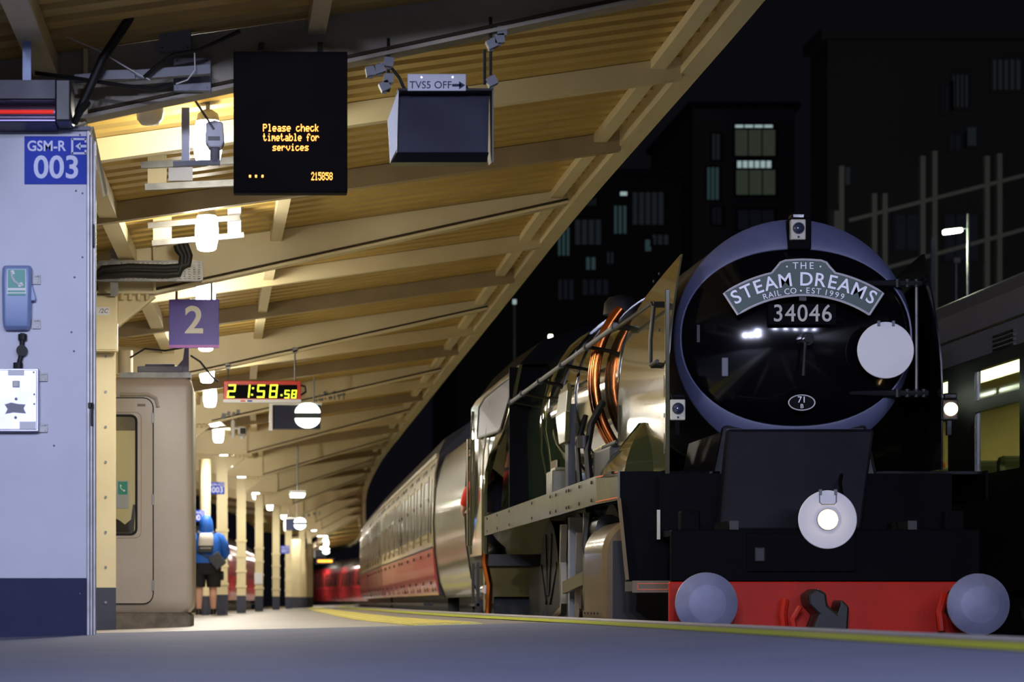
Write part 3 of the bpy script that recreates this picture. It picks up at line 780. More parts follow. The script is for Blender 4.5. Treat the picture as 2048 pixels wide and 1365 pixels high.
# wheels
def wheel(t, r, name, l=.72, w=.13, spokes=True):
    for sg in (-1, 1):
        b = MB(); c = (sg * l, t, r)
        prof = [(r - .07, -w / 2), (r, -w / 2), (r, w / 2), (r - .07, w / 2)]
        b.lathe(prof + prof[:1], c, 0, 40)
        b.v = [(v[0], v[1], v[2]) for v in b.v]
        wo = b.build(name, M['frame_black'], loco, smooth=30)
        d = MB(); d.lathe([(r - .06, -.03), (r * .6, -.045), (.13, -.06), (.13, .06), (r * .6, .045), (r - .06, .03)], c, 0, 40)
        if spokes:
            for k in range(10):
                an = 2 * math.pi * k / 10; d.bar((c[0] + sg * .05, c[1] + .2 * math.cos(an), c[2] + .2 * math.sin(an)), (c[0] + sg * .04, c[1] + (r - .1) * math.cos(an), c[2] + (r - .1) * math.sin(an)), .07, .05)
        d.build('wheel_centre', M['frame_black'], wo, smooth=30)
for t in (5.1, 7.35, 9.6): wheel(t, .94, 'driving_wheel')
for t in (1.75, 3.65): wheel(t, .46, 'bogie_wheel')
wheel(12.2, .47, 'trailing_wheel')
b = MB(); b.box2((-.62, .6, .5), (-.56, 13, 1.6)); b.box2((.56, .6, .5), (.62, 13, 1.6)); b.build('main_frame', M['frame_black'], loco)
b = MB(); b.box2((-.6, 8.2, .7), (.6, 11.2, 1.97)); b.build('ashpan', M['black'], loco)
# motion: coupling rod, connecting rod, crosshead, slide bars, expansion link
cp = .30
b = MB()
for a, c2 in ((5.1, 7.35), (7.35, 9.6)):
    b.bar((-.93, a, .94 - cp), (-.93, c2, .94 - cp), .05, .11)
for t in (5.1, 7.35, 9.6): b.cyl((-.99, t, .94 - cp), (-.88, t, .94 - cp), .10, n=16)
b.build('coupling_rod', M['rod'], loco, bevel=.006)
b = MB(); b.bar((-1.03, 3.95, 1.02), (-1.03, 7.35, .94 - cp), .05, .12); b.cyl((-1.09, 7.35, .94 - cp), (-.98, 7.35, .94 - cp), .13, n=16); b.build('connecting_rod', M['rod'], loco, bevel=.006)
b = MB(); b.box2((-1.12, 3.75, .92), (-.95, 4.15, 1.16)); b.build('crosshead', M['rod'], loco, bevel=.01)
b = MB(); b.box2((-1.09, 3.05, 1.20), (-.98, 5.0, 1.25)); b.box2((-1.09, 3.05, .84), (-.98, 5.0, .88)); b.box2((-1.16, 4.85, .75), (-.9, 4.95, 1.76)); b.build('slide_bars', M['steel_grey'], loco)
b = MB(); b.loft([[(-1.15, 5.55 + x, h) for x, h in ((-.05, 1.72), (.05, 1.72), (.11, 1.4), (.06, 1.02), (.0, .95), (-.04, 1.05), (.02, 1.4))], [(-1.10, 5.55 + x, h) for x, h in ((-.05, 1.72), (.05, 1.72), (.11, 1.4), (.06, 1.02), (.0, .95), (-.04, 1.05), (.02, 1.4))]]); b.build('expansion_link', M['rod'], loco)
b = MB(); b.bar((-1.13, 5.6, 1.0), (-1.13, 7.1, .8), .03, .06); b.bar((-1.16, 4.1, 1.0), (-1.16, 4.25, .72), .03, .05); b.bar((-1.16, 4.2, 1.62), (-1.16, 4.35, .72), .03, .05); b.build('valve_rods', M['rod'], loco)
b = MB(); b.cyl((-1.1, 2.9, 1.62), (-1.1, 3.5, 1.62), .10, n=14); b.tube([(-1.2, 3.3, 1.75), (-1.22, 3.35, 1.5), (-1.2, 3.25, 1.3), (-1.22, 3.3, 1.0)], .03, 8); b.build('valve_chest', M['frame_black'], loco, smooth=40)
b = MB(); b.box2((-1.22, 3.45, .70), (-1.18, 3.52, 1.75)); b.bar((-1.2, 3.5, 1.25), (-1.2, 4.85, 1.18), .04, .10); b.build('motion_bracket', M['valance'], loco)

# ---- things hung on the front of the locomotive
# white headcode discs
def disc(x, y, t, d, label, lit):
    c = A(x, y, t) + Vector((LX, LY, RAILZ))
    r = thing('headcode_disc', label, 'disc', c, 0, 'white headcode discs on the locomotive')
    b = MB(); b.lathe([(.002, -.008), (d / 2 - .004, -.008), (d / 2, -.004), (d / 2, .004), (.002, .006)], (0, 0, 0), 1, 56); b.build('plate', M['disc'], r, smooth=30)
    for q in (-.05, .05):
        b = MB(); b.box((q, -.012, d / 2 - .012), (.016, .03, .035)); b.build('clip', M['steel_grey'], r)
    if lit:
        b = MB(); b.lathe([(.075, -.006), (.072, -.016), (.068, -.016)], (0, 0, 0), 1, 32); b.build('lamp_rim', M['steel_grey'], r)
        b = MB(); b.lathe([(.068, -.010), (.06, -.022), (.03, -.03), (.002, -.032)], (0, 0, 0), 1, 32); b.build('headlight', M['headlight2'], r, smooth=60)
        b = MB(); b.tube([(-.055, -.012, .175), (-.055, -.014, .115), (-.04, -.014, .10), (.04, -.014, .10), (.055, -.014, .115), (.055, -.012, .175)], .004, 6); b.build('hanger', M['steel_grey'], r)
        b = MB(); b.cyl((0, .0, -.01), (0, .08, -.01), .09, n=24); b.build('lamp_case', M['loco_black'], r)
M['headlight2'] = mat('headlight_glow_strong', (255, 248, 235), 0.3, emit=(255, 226, 180), es=40)
disc(1655, 1040, .50, .386, 'round white disc with the bright headlight at its centre', True)
disc(1771, 701, 1.20, .388, 'plain round white disc on the right of the smokebox door', False)
# headboard
hb_t = 1.13
c0 = A(1606, 590, hb_t) + Vector((LX, LY, RAILZ))
hb = thing('headboard', 'arched green headboard with silver lettering on the smokebox door', 'headboard', c0)
sc = FPX / (LY + hb_t)
def H(x, y): return ((x - 1606) / sc, (590 - y) / sc)
# arc geometry: circle centre below, radii of lower and upper edge
x_l, y_l = H(1475, 630); x_r, y_r = H(1738, 630); x_m, y_m = H(1606, 591)
def circ(p, q, r):
    (x1, y1), (x2, y2), (x3, y3) = p, q, r
    d = 2 * (x1 * (y2 - y3) + x2 * (y3 - y1) + x3 * (y1 - y2))
    ux = ((x1**2 + y1**2) * (y2 - y3) + (x2**2 + y2**2) * (y3 - y1) + (x3**2 + y3**2) * (y1 - y2)) / d
    uy = ((x1**2 + y1**2) * (x3 - x2) + (x2**2 + y2**2) * (x1 - x3) + (x3**2 + y3**2) * (x2 - x1)) / d
    return ux, uy, math.hypot(x1 - ux, y1 - uy)
ux, uy, Rl = circ((x_l, y_l), (x_m, y_m), (x_r, y_r))
lx, ly = H(1449, 586); rx_, ry = H(1764, 586)
Ru = (math.hypot(lx - ux, ly - uy) + math.hypot(rx_ - ux, ry - uy)) / 2
a_l = math.atan2(y_l - uy, x_l - ux); a_r = math.atan2(y_r - uy, x_r - ux)
def arc(R, a, b2, n): return [(ux + R * math.cos(a + (b2 - a) * k / n), uy + R * math.sin(a + (b2 - a) * k / n)) for k in range(n + 1)]
tabl = math.atan2(*reversed([q - w for q, w in zip(H(1543, 548), (ux, uy))])); tabr = math.pi - tabl
outl = arc(Rl, a_r, a_l, 24) + arc(Ru, a_l, tabl, 8) + [H(1553, 535), H(1560, 526), H(1570, 522)] + [H(1590, 520.5), H(1606, 520), H(1622, 520.5)] + [H(1642, 522), H(1652, 526), H(1659, 535)] + arc(Ru, tabr, a_r, 8)
b = MB(); b.prism(outl, 1, -.008, .012); b.build('board', M['board'], hb)
b = MB(); b.tube([(p[0], -.010, p[1]) for p in outl + outl[:2]], .0085, 6, caps=False); b.build('border', M['silver'], hb)
b = MB(); b.box((0, .03, -.01), (.05, .05, .06)); b.build('bracket', M['loco_black'], hb)
def arc_text(s, size, R, mid, step_scale, nm, bold=0.0):
    wd = {'I': .42, ' ': .42, 'M': 1.12, 'W': 1.2, '1': .75, 'L': .8, 'E': .84, 'S': .85, 'R': .92, 'D': 1.0, 'A': .95, 'T': .85, '.': .5, 'O': 1.05, 'C': .98}
    ws = [wd.get(ch, .9) * size * .70 * step_scale for ch in s]
    tot = sum(ws); pos = -tot / 2
    for ch, w in zip(s, ws):
        a = math.pi / 2 - (pos + w / 2) / R + mid; pos += w
        if ch == ' ': continue
        p = (ux + R * math.cos(a), -.012, uy + R * math.sin(a))
        if ch == '.':
            bb = MB(); bb.cyl((p[0], -.014, p[2]), (p[0], -.008, p[2]), .007, n=10); bb.build('full_point', M['silver'], hb); continue
        text('letter', ch, size, p, M['silver'], hb, extrude=.004, bold=bold, rot=a - math.pi / 2)
Rm = (Rl + Ru) / 2
arc_text('STEAM DREAMS', .130, Rl + (Ru - Rl) * .60, 0, 1.07, 'title', .0015)
arc_text('RAIL CO . EST 1999', .056, Rl + (Ru - Rl) * .17, 0, 1.10, 'sub')
for i, ch in enumerate('THE'):
    p = H(1590 + 16 * i, 533); text('letter', ch, .066, (p[0], -.012, p[1]), M['silver'], hb, extrude=.004)
for x in (1573, 1640):
    p = H(x, 534); b = MB(); b.cyl((p[0], -.014, p[1]), (p[0], -.008, p[1]), .006, n=10); b.build('full_point', M['silver'], hb)
# ================================================================== tender, coaches, grey multiple unit
M['tender'] = mat('tender_green', (112, 106, 74), 0.4, coat=0.7, coat_rough=0.08, noise=(3, 0.5, (84, 82, 54)))
M['coach_cream'] = mat('coach_cream', (190, 172, 124), 0.35, coat=0.65, coat_rough=0.07)
M['coach_red'] = mat('coach_crimson', (190, 52, 48), 0.35, coat=0.65, coat_rough=0.07)
M['maroon'] = mat('coach_maroon', (250, 66, 72), 0.35, coat=0.7, coat_rough=0.1)
M['coach_glass'] = mat('coach_glass', (44, 40, 28), 0.3, spec=0.25)
M['roofdark'] = mat('coach_roof', (36, 36, 40), 0.5)
M['purple_black'] = mat('coach_end', (34, 26, 40), 0.4)

ty0, ty1 = 31.0, 37.3
tcx = lambda Y: 2.59 + 1.33 + (Y - 31) * 0.0125
tender = thing('tender', 'olive green high-sided tender coupled behind the locomotive cab', 'tender', (tcx(31), 31.0, RAILZ), -math.atan(0.0125))
def tsec(y, top=3.06):
    half = [(-1.18, 1.13), (-1.27, 1.35), (-1.33, 1.75), (-1.35, 2.2), (-1.32, 2.65), (-1.25, 2.95), (-1.18, top)]
    return [(x, y, h) for x, h in half] + [(-x, y, h) for x, h in reversed(half)]
b = MB(); b.loft([tsec(0), tsec(6.3, 3.12)]); b.build('body', M['tender'], tender, smooth=40)
b = MB(); b.loft([[(x * .92, y, h) for x, y, h in ((-1.1, 0.4, 3.05), (-.7, .4, 3.3), (.7, .4, 3.3), (1.1, .4, 3.05))], [(x * .92, y, h) for x, y, h in ((-1.1, 6.1, 3.1), (-.7, 6.1, 3.42), (.7, 6.1, 3.42), (1.1, 6.1, 3.1))]]); b.build('coal_space', M['black'], tender)
for y in (.03, 6.27):
    b = MB(); b.tube([(x * 1.004, y, h) for x, _, h in tsec(0)[:7]], .014, 6); b.build('beading', M['frame_black'], tender)
b = MB(); b.box2((-1.0, .2, .8), (1.0, 6.2, 1.13)); b.build('frame', M['frame_black'], tender)
for y in (1.0, 3.1, 5.2):
    for sg in (-1, 1):
        b = MB(); b.lathe([(.12, -.05), (.5, -.06), (.55, -.06), (.55, .06), (.5, .06), (.12, .05)], (sg * .72, y, .55), 0, 32); b.build('wheel', M['frame_black'], tender, smooth=30)
b = MB(); b.box2((-1.2, -.02, .5), (-1.1, .25, 1.1)); b.build('step', M['frame_black'], tender)

def coach_mesh(L, nm, upper, lower):
    """returns list of (name, mesh builder, material, subparent index)"""
    out = []
    def prof(y):
        half = [(-1.30, 1.17), (-1.36, 1.45), (-1.385, 1.85), (-1.385, 2.2), (-1.36, 2.9), (-1.30, 3.16)]
        return half
    pr = prof(0)
    lo = [p for p in pr if p[1] <= 1.86]; up = [p for p in pr if p[1] >= 1.84]
    def shell(pts):
        b = MB()
        for sg in (-1, 1):
            b.loft([[(sg * x, y, h) for x, h in pts] + [(sg * (x + .05), y, h) for x, h in reversed(pts)] for y in (0, L)])
        return b
    out.append(('lower_side', shell(lo), lower)); out.append(('upper_side', shell(up), upper))
    return out
def lat(h):
    pts = [(1.30, 1.17), (1.36, 1.45), (1.385, 1.85), (1.385, 2.2), (1.36, 2.9), (1.30, 3.16)]
    for (a, h0), (c, h1) in zip(pts, pts[1:]):
        if h <= h1: return a + (c - a) * (h - h0) / (h1 - h0)
    return 1.30
def make_coach(name, label, Y0, X0, slope, L=19.6, upper='coach_cream', lower='coach_red', detail=True, group='coaches of the steam train', side=-1):
    r = thing(name, label, 'coach', (X0, Y0, RAILZ), -math.atan(slope), group)
    for n, b, m in coach_mesh(L, name, M[upper], M[lower]): b.build(n, m, r, smooth=40)
    b = MB()
    def rs(y): return [(-1.31, y, 3.15), (-1.2, y, 3.4), (-.8, y, 3.66), (0, y, 3.80), (.8, y, 3.66), (1.2, y, 3.4), (1.31, y, 3.15)]
    b.loft([rs(0), rs(L)]); b.build('roof', M['roofdark'], r, smooth=40)
    b = MB()
    for sg in (-1, 1): b.box2((sg * 1.29, 0, 3.13), (sg * 1.335, L, 3.18))
    b.build('gutter', M['coach_cream'] if lower == 'coach_red' else M['maroon'], r)
    for y in (-.02, L + .02):
        b = MB(); b.prism([(-1.29, 1.17), (1.29, 1.17), (1.37, 1.85), (1.34, 2.9), (1.29, 3.16), (.8, 3.64), (0, 3.78), (-.8, 3.64), (-1.29, 3.16), (-1.34, 2.9), (-1.37, 1.85)], 1, y - .02, y + .02); b.build('end_wall', M['purple_black'], r)
    b = MB(); b.box2((-.55, -.24, 1.2), (.55, .0, 3.3)); b.build('gangway', M['black'], r)
    b = MB(); b.box2((-1.15, .3, .75), (1.15, L - .3, 1.17)); b.build('underframe', M['frame_black'], r)
    for y in (2.6, L - 2.6):
        b = MB(); b.box2((-1.05, y - 1.7, .35), (1.05, y + 1.7, .8))
        bo = b.build('bogie', M['frame_black'], r, bevel=.05)
        for q in (-1.25, 1.25):
            for sg in (-1, 1):
                w = MB(); w.lathe([(.1, -.05), (.42, -.06), (.46, -.06), (.46, .06), (.42, .06), (.1, .05)], (sg * .72, y + q, .46), 0, 24); w.build('wheel', M['frame_black'], bo, smooth=30)
    # windows and doors on the platform side: raised frames, panes set in them
    src = {}
    def place(kind, y, builder):
        if kind not in src:
            src[kind] = builder(); o = src[kind][0]; ch = src[kind][1]
            o.location = (0, y, 0)
        else:
            o = share(src[kind][0], r, (0, y, 0))
            for c in src[kind][1]: share(c, o)
        return o
    def surf(bm, y0, y1, h0, h1, off, th):
        hs = [h0, (h0 + h1) / 2, h1]
        bm.loft([[(side * (lat(h) + off), y, h) for h in hs] + [(side * (lat(h) + off + th), y, h) for h in reversed(hs)] for y in (y0, y1)])
    def win():
        b = MB(); w = .56
        surf(b, -w - .05, w + .05, 2.0, 2.06, .002, .014); surf(b, -w - .05, w + .05, 2.84, 2.90, .002, .014)
        surf(b, -w - .06, -w, 2.0, 2.90, .002, .014); surf(b, w, w + .06, 2.0, 2.90, .002, .014)
        surf(b, -w, w, 2.58, 2.61, .002, .010)
        f = b.build('window', M[upper], r)
        p = MB(); surf(p, -w, w, 2.06, 2.58, .0015, .004); g1 = p.build('pane', M['coach_glass'], f)
        p = MB(); surf(p, -w, w, 2.61, 2.84, .0015, .004); g2 = p.build('pane', M['coach_glass'], f)
        return f, [g1, g2]
    def dor():
        b = MB()
        for y in (-.36, .34): surf(b, y, y + .02, 1.22, 3.05, .002, .012)
        surf(b, -.36, .36, 3.03, 3.05, .002, .012)
        f = b.build('door', M['frame_black'], r)
        p = MB(); surf(p, -.24, .24, 2.06, 2.84, .0015, .006); g1 = p.build('pane', M['coach_glass'], f)
        p = MB(); p.cyl((side * (lat(1.95) + .03), -.28, 1.92), (side * (lat(1.95) + .03), -.28, 2.06), .018, n=8); g2 = p.build('door_handle', M['rod'], f)
        gs = [g1, g2]
        for h in (1.35, 1.75, 2.55):
            q = MB(); q.box((side * (lat(h) + .012), .36, h), (.018, .03, .05)); gs.append(q.build('hinge', M['frame_black'], f))
        return f, gs
    seq = 'dwdwdwdwddwdwdwdwd'
    n = len(seq)
    for i, k in enumerate(seq):
        y = .7 + (L - 1.4) * i / (n - 1)
        place(k, y, win if k == 'w' else dor)
    b = MB(); surf(b, .1, L - .1, 1.84, 1.86, .001, .012); b.build('waist_line', M['frame_black'], r)
    b = MB(); b.box2((side * 1.37, .3, 1.02), (side * 1.5, L - .3, 1.06)); b.build('footboard', M['frame_black'], r)
    return r
make_coach('passenger_coach', 'cream and crimson railway coach next to the tender', 37.7, 2.66 + 1.385, .0135, 19.4)
make_coach('passenger_coach', 'cream and crimson railway coach, second behind the tender', 57.4, 2.925 + 1.385, .020, 19.6)
# far end of the train, bent left round the curve
make_coach('passenger_coach', 'bright red coach far down the platform, its nearer end beside the cream coaches', 140, 6.8 + 1.385, -.055, 19.6, 'maroon', 'maroon', group='red coaches at the far end of the platform')
make_coach('passenger_coach', 'bright red coach farthest down the platform at the left of the red pair', 160, 5.7 + 1.385, -.10, 19.6, 'maroon', 'maroon', group='red coaches at the far end of the platform')
# train on the other face of the island, glimpsed between the columns
make_coach('passenger_coach', 'red coach on the far track, glimpsed between the cream columns', 78, LEFT(78) - 1.5, (LEFT(98) - LEFT(78)) / 20, 19.6, 'maroon', 'maroon', group='red coaches glimpsed between the columns', side=1)
make_coach('passenger_coach', 'red coach on the far track beyond the first one between the columns', 98, LEFT(98) - 1.5, (LEFT(118) - LEFT(98)) / 20, 19.6, 'maroon', 'maroon', group='red coaches glimpsed between the columns', side=1)

# ---- grey multiple unit on the next track
EX = 5.80
M['emu_white'] = mat('unit_side_grey', (150, 148, 152), 0.4, noise=(2, 0.4, (132, 130, 136)))
M['emu_dark'] = mat('unit_window_band', (20, 20, 24), 0.25)
M['emu_roof'] = mat('unit_roof', (150, 142, 136), 0.5)
M['emu_in'] = mat('unit_interior', (205, 195, 130), 0.6)
M['emu_seat'] = mat('unit_seat', (70, 78, 50), 0.8)
M['strip_light'] = mat('saloon_light', (255, 240, 180), 0.3, emit=(255, 243, 185), es=7)
M['clear'] = glass_mat('window_glass', (.85, .88, .8), .04)
emu = thing('multiple_unit', 'grey electric train with yellow-lit windows on the next track', 'train', (EX, 12, RAILZ))
L = 24.0
def Eh(y, Y): return CAMZ - RAILZ + (PY - y) * Y / FPX
b = MB(); b.box2((0, 0, 3.0), (.05, L, 3.42)); b.build('upper_panel', M['emu_white'], emu)
b = MB(); b.box2((-.008, 0, 3.20), (.0, L, 3.215)); b.build('panel_seam', M['emu_dark'], emu)
b = MB(); b.box2((0, 0, 1.15), (.05, L, 2.03)); b.build('lower_panel', M['emu_dark'], emu)
b = MB(); b.loft([[(0, y, 3.42), (.12, y, 3.56), (.5, y, 3.74), (1.4, y, 3.82), (2.3, y, 3.74), (2.7, y, 3.56), (2.8, y, 3.42)] for y in (0, L)]); b.build('roof', M['emu_roof'], emu, smooth=40)
b = MB(); b.box2((2.75, 0, 1.15), (2.8, L, 3.42)); b.build('far_side', M['emu_in'], emu)
b = MB(); b.box2((0.05, 0, 1.15), (2.75, L, 1.25)); b.build('saloon_floor', M['emu_dark'], emu)
b = MB(); b.box2((0.05, 0, 3.30), (2.75, L, 3.36)); b.build('saloon_ceiling', M['emu_in'], emu)
for y in (0.02, L - .02):
    b = MB(); b.box2((0, y - .02, 1.15), (2.8, y + .02, 3.5)); b.build('end_wall', M['emu_white'], emu)
b = MB(); b.box2((.1, .1, .7), (2.7, L - .1, 1.15)); b.build('underframe', M['frame_black'], emu)
for y in (3, L - 3):
    for sgx in (.68, 2.12):
        for q in (-1.2, 1.2):
            w = MB(); w.lathe([(.1, -.05), (.42, -.06), (.46, -.06), (.46, .06), (.42, .06), (.1, .05)], (sgx, y + q, .46), 0, 20); w.build('wheel', M['frame_black'], emu, smooth=30)
# window band: posts between the openings
ys = [0, 1.5, 2.8, 3.6, 4.9, 5.7, 7.05, 7.92, 9.15, 9.95, 11.3, 12.0, 13.3, 14.0, 15.3, 16, 17.3, 18, 19.3, L]
for i in range(0, len(ys) - 1, 2):
    b = MB(); b.box2((0, ys[i], 2.03), (.05, ys[i + 1], 3.0)); b.build('window_pillar', M['emu_dark'], emu)
for i in range(1, len(ys) - 1, 2):
    y0, y1 = ys[i], ys[i + 1]
    b = MB()
    b.box2((.0, y0, 2.57), (.045, y1, 2.66)); b.box2((.0, y0, 2.90), (.05, y1, 3.0)); b.box2((0, y0, 2.03), (.05, y1, 2.07))
    w = b.build('window', M['emu_dark'], emu)
    b = MB(); b.box2((.02, y0, 2.05), (.026, y1, 2.92)); b.build('pane', M['clear'], w)
    for dy in (.1, .85):
        b = MB(); b.box2((.45, y0 + dy, 1.25), (1.1, y0 + dy + .12, 2.28)); b.box2((.45, y0 + dy, 1.25), (1.1, y0 + dy + .5, 1.68)); b.build('seat', M['emu_seat'], w, bevel=.05)
b = MB(); b.box2((1.2, 0.3, 3.27), (1.6, L - .3, 3.30)); b.build('saloon_light', M['strip_light'], emu)
for q in range(4):
    b = MB(); b.box2((-.012, 8.05, 3.08 - .035 * q + .03), (0, 8.6, 3.095 - .035 * q + .03)); b.build('vent_slat', M['emu_dark'], emu)
b = MB(); b.lathe([(.025, 0), (.002, -.03)], (0, 10.05, 2.2), 0, 10); b.build('door_indicator', M['orange'], emu)
b = MB(); b.cyl((-.03, 10.2, 1.75), (-.03, 10.2, 2.1), .02, n=8); b.build('grab_handle', M['galv'], emu)
# ================================================================== fixtures on the platform
M['blue_sign'] = mat('blue_sign', (22, 56, 182), 0.5, spec=0.2)
M['sign_letter'] = mat('sign_letter', (196, 202, 232), 0.4)
M['purple'] = mat('purple_sign', (80, 60, 196), 0.4)
M['pink'] = mat('magenta_stripe', (196, 110, 222), 0.4)
M['teal'] = mat('green_phone_sign', (20, 148, 128), 0.4)
M['phone_blue'] = mat('phone_box_grey_blue', (140, 160, 205), 0.4, noise=(4, .3, (126, 146, 192)))
M['box_steel'] = mat('brushed_steel_box', (190, 190, 212), 0.35, 0.45, noise=(6, .5, (150, 150, 176)))
M['glue'] = mat('glue_residue', (150, 150, 162), 0.8)
M['paper'] = mat('paper_label', (230, 230, 235), 0.6)
M['ink'] = mat('ink', (40, 40, 60), 0.6)
M['led'] = mat('amber_led', (255, 170, 60), 0.4, emit=(255, 160, 52), es=3.2)
M['screen'] = mat('dark_screen', (34, 36, 58), 0.4, spec=0.3)
M['ledscreen'] = mat('display_face', (10, 8, 10), 0.7, spec=0.08)
M['heat'] = mat('heater_element', (255, 60, 40), 0.4, emit=(255, 46, 36), es=0.35)
M['reflector'] = mat('heater_reflector', (120, 116, 130), 0.25, 1.0)
M['heater_grey'] = mat('heater_housing', (58, 58, 74), 0.5)
M['uvstrip'] = mat('heater_strip_glow', (190, 180, 255), 0.3, emit=(150, 140, 255), es=.7)
M['clock_red'] = mat('clock_red', (218, 56, 36), 0.4)
M['clock_led'] = mat('clock_segments', (222, 240, 60), 0.4, emit=(220, 238, 50), es=1.5)
M['taupe'] = mat('booth_taupe', (176, 164, 148), 0.4, noise=(2.5, .4, (162, 150, 132)))
M['taupe_dark'] = mat('booth_plinth', (120, 108, 92), 0.6, noise=(9, .8, (80, 72, 62)))
M['clearglass'] = glass_mat('booth_glass', (.9, .9, .85), .05)
M['floodlens'] = mat('flood_lens', (255, 255, 250), 0.3, emit=(240, 255, 240), es=5)

M['sign_white'] = mat('sign_white', (252, 252, 255), 0.5)
# ---- cabin at the left edge
CY = 14.3
s = S(CY)
def C(x, y, d=0.0): return W(x, y, CY) + Vector((0, d, 0))
xr = C(178, 0).x; z0 = FLOORZ(xr, CY); zt = C(0, 262).z
cab = thing('platform_cabin', 'lilac-grey panelled cabin with navy skirting at the left edge', 'cabin', (xr - .8, CY, z0))
def CL(p): return Vector(p) - Vector((xr - .8, CY, z0))
hN = C(0, 1157).z
b = MB(); b.box2(CL((xr - 1.9, CY, hN)), CL((xr, CY + .66, zt))); b.build('wall_panel', M['panel'], cab)
b = MB(); b.box2(CL((xr - 1.9, CY - .004, z0 - .03)), CL((xr + .001, CY + .66, hN))); b.build('navy_skirting', M['navy'], cab)
b = MB()
b.box2(CL((xr - .012, CY - .012, z0)), CL((xr + .005, CY + .02, zt + .01))); b.box2(CL((xr + .005, CY - .004, z0)), CL((xr + .02, CY + .06, zt - .02))); b.box2(CL((xr + .02, CY + .02, z0)), CL((xr + .035, CY + .08, zt - .05)))
b.build('corner_trim', M['alu'], cab, bevel=.003)
b = MB(); b.box2(CL((xr - 1.9, CY - .03, zt)), CL((xr + .01, CY + .68, zt + .02))); b.build('roof_edge', M['steel_grey'], cab)
b = MB(); b.bar(CL((xr + .015, CY - .01, zt + .01)), CL((xr + .075, CY + .25, zt - .30)), .012, .05); b.build('corner_flashing', M['cream'], cab)
for x, y, w, h in ((187, 472, .012, .12), (182, 812, .03, .03), (184, 830, .012, .12)):
    b = MB(); b.box(CL(C(x, y, -.01)), (w, .03, h)); b.build('door_latch', M['rubber'], cab, bevel=.003)
for x, y in ((148, 703), (143, 665), (165, 515), (149, 555), (108, 892), (160, 1188), (160, 270), (152, 382), (165, 387)):
    b = MB(); b.lathe([(.006, 0), (.004, -.004), (.001, -.005)], CL(C(x, y, 0)), 1, 8); b.build('screw', M['steel_grey'], cab)
# blue sign on the cabin
def sign_gsm(name, label, x0, x1, y0, y1, Y, number, group, d=0.0):
    a = W(x0, y1, Y); c = W(x1, y0, Y); o = Vector(((a.x + c.x) / 2, Y + d, (a.z + c.z) / 2)); w = c.x - a.x; h = c.z - a.z
    r = thing(name, label, 'sign', o, 0, group)
    b = MB(); b.box((0, 0, 0), (w, .006, h)); b.build('plate', M['blue_sign'], r, bevel=.002)
    text('small_text', 'GSM-R', h * .30, (-w * .16, -.005, h * .285), M['sign_letter'], r, extrude=.001, bold=h * .006, sx=.92)
    text('number', number, h * .66, (-w * .0, -.005, -h * .17), M['sign_letter'], r, extrude=.001, bold=h * .012, sx=.98)
    # arrow entering a bracket
    b = MB(); k = h * .33; cx = w * .345; cz = h * .29; t = k * .13
    b.box((cx - k * .42, -.005, cz), (t, .002, k)); b.box((cx, -.005, cz + k * .45), (k * .9, .002, t)); b.box((cx, -.005, cz - k * .45), (k * .9, .002, t))
    b.box((cx + k * .42, -.005, cz + k * .36), (t, .002, k * .25)); b.box((cx + k * .42, -.005, cz - k * .36), (t, .002, k * .25))
    b.box((cx + k * .25, -.005, cz), (k * .45, .002, k * .16)); b.prism([(cx - k * .22, cz), (cx + k * .1, cz + k * .24), (cx + k * .1, cz - k * .24)], 1, -.006, -.004)
    b.build('arrow', M['sign_letter'], r)
sign_gsm('phone_sign', 'large blue sign reading GSM-R 003 high on the cabin wall', 49, 178, 273, 369, CY, '003', None, -.004)

# emergency phone box
ph = thing('emergency_phone', 'grey-blue phone box with green handset sign on the cabin wall', 'phone', C(37, 600, -.002))
def PL(x, y, d=0.0): return C(x, y, d) - C(37, 600, -.002)
b = MB()
def psec(y, k, d):
    a = PL(6 + (0 if y < 640 else 1) + (4 * k), y); c = PL(66 - 3 * (y - 534) / 130 - 4 * k, y)
    return [(a.x, 0, a.z), (a.x, d * .75, a.z), (a.x + .015, d, a.z), (c.x - .015, d, c.z), (c.x, d * .75, c.z), (c.x, 0, c.z)]
b.loft([psec(534, .9, -.06), psec(539, .2, -.075), psec(560, 0, -.085), psec(640, 0, -.085), psec(655, .3, -.075), psec(662, 1.2, -.05)])
b.build('body', M['phone_blue'], ph, smooth=35, bevel=.004)
b = MB(); b.box((PL(36, 568).x, -.088, PL(36, 568).z), (.102, .004, .134)); pn = b.build('sign_panel', M['white'], ph)
b = MB(); b.box((PL(36, 562).x, -.0905, PL(36, 562).z), (.094, .003, .098)); b.box((PL(36, 587).x, -.0905, PL(36, 587).z), (.094, .003, .010)); b.box((PL(36, 592).x, -.0905, PL(36, 592).z - .003), (.094, .003, .010)); b.build('sign_green', M['teal'], pn)
def handset(cx, cz, k, y, parent):
    b = MB(); pts = [(-.025, .036), (-.024, .012), (-.012, -.012), (.006, -.026), (.030, -.034)]
    b.tube([(cx + x * k, y, cz + z * k) for x, z in pts], [.006 * k, .0055 * k, .006 * k, .0055 * k, .006 * k], 6)
    b.prism([(cx - .032 * k, cz + .038 * k), (cx - .016 * k, cz + .044 * k), (cx - .008 * k, cz + .024 * k), (cx - .024 * k, cz + .020 * k)], 1, y - .003, y + .001)
    b.prism([(cx + .036 * k, cz - .036 * k), (cx + .012 * k, cz - .044 * k), (cx + .006 * k, cz - .026 * k), (cx + .028 * k, cz - .018 * k)], 1, y - .003, y + .001)
    return b.build('handset', M['white'], parent)
handset(PL(36, 562).x, PL(36, 562).z, 1.05, -.093, pn)
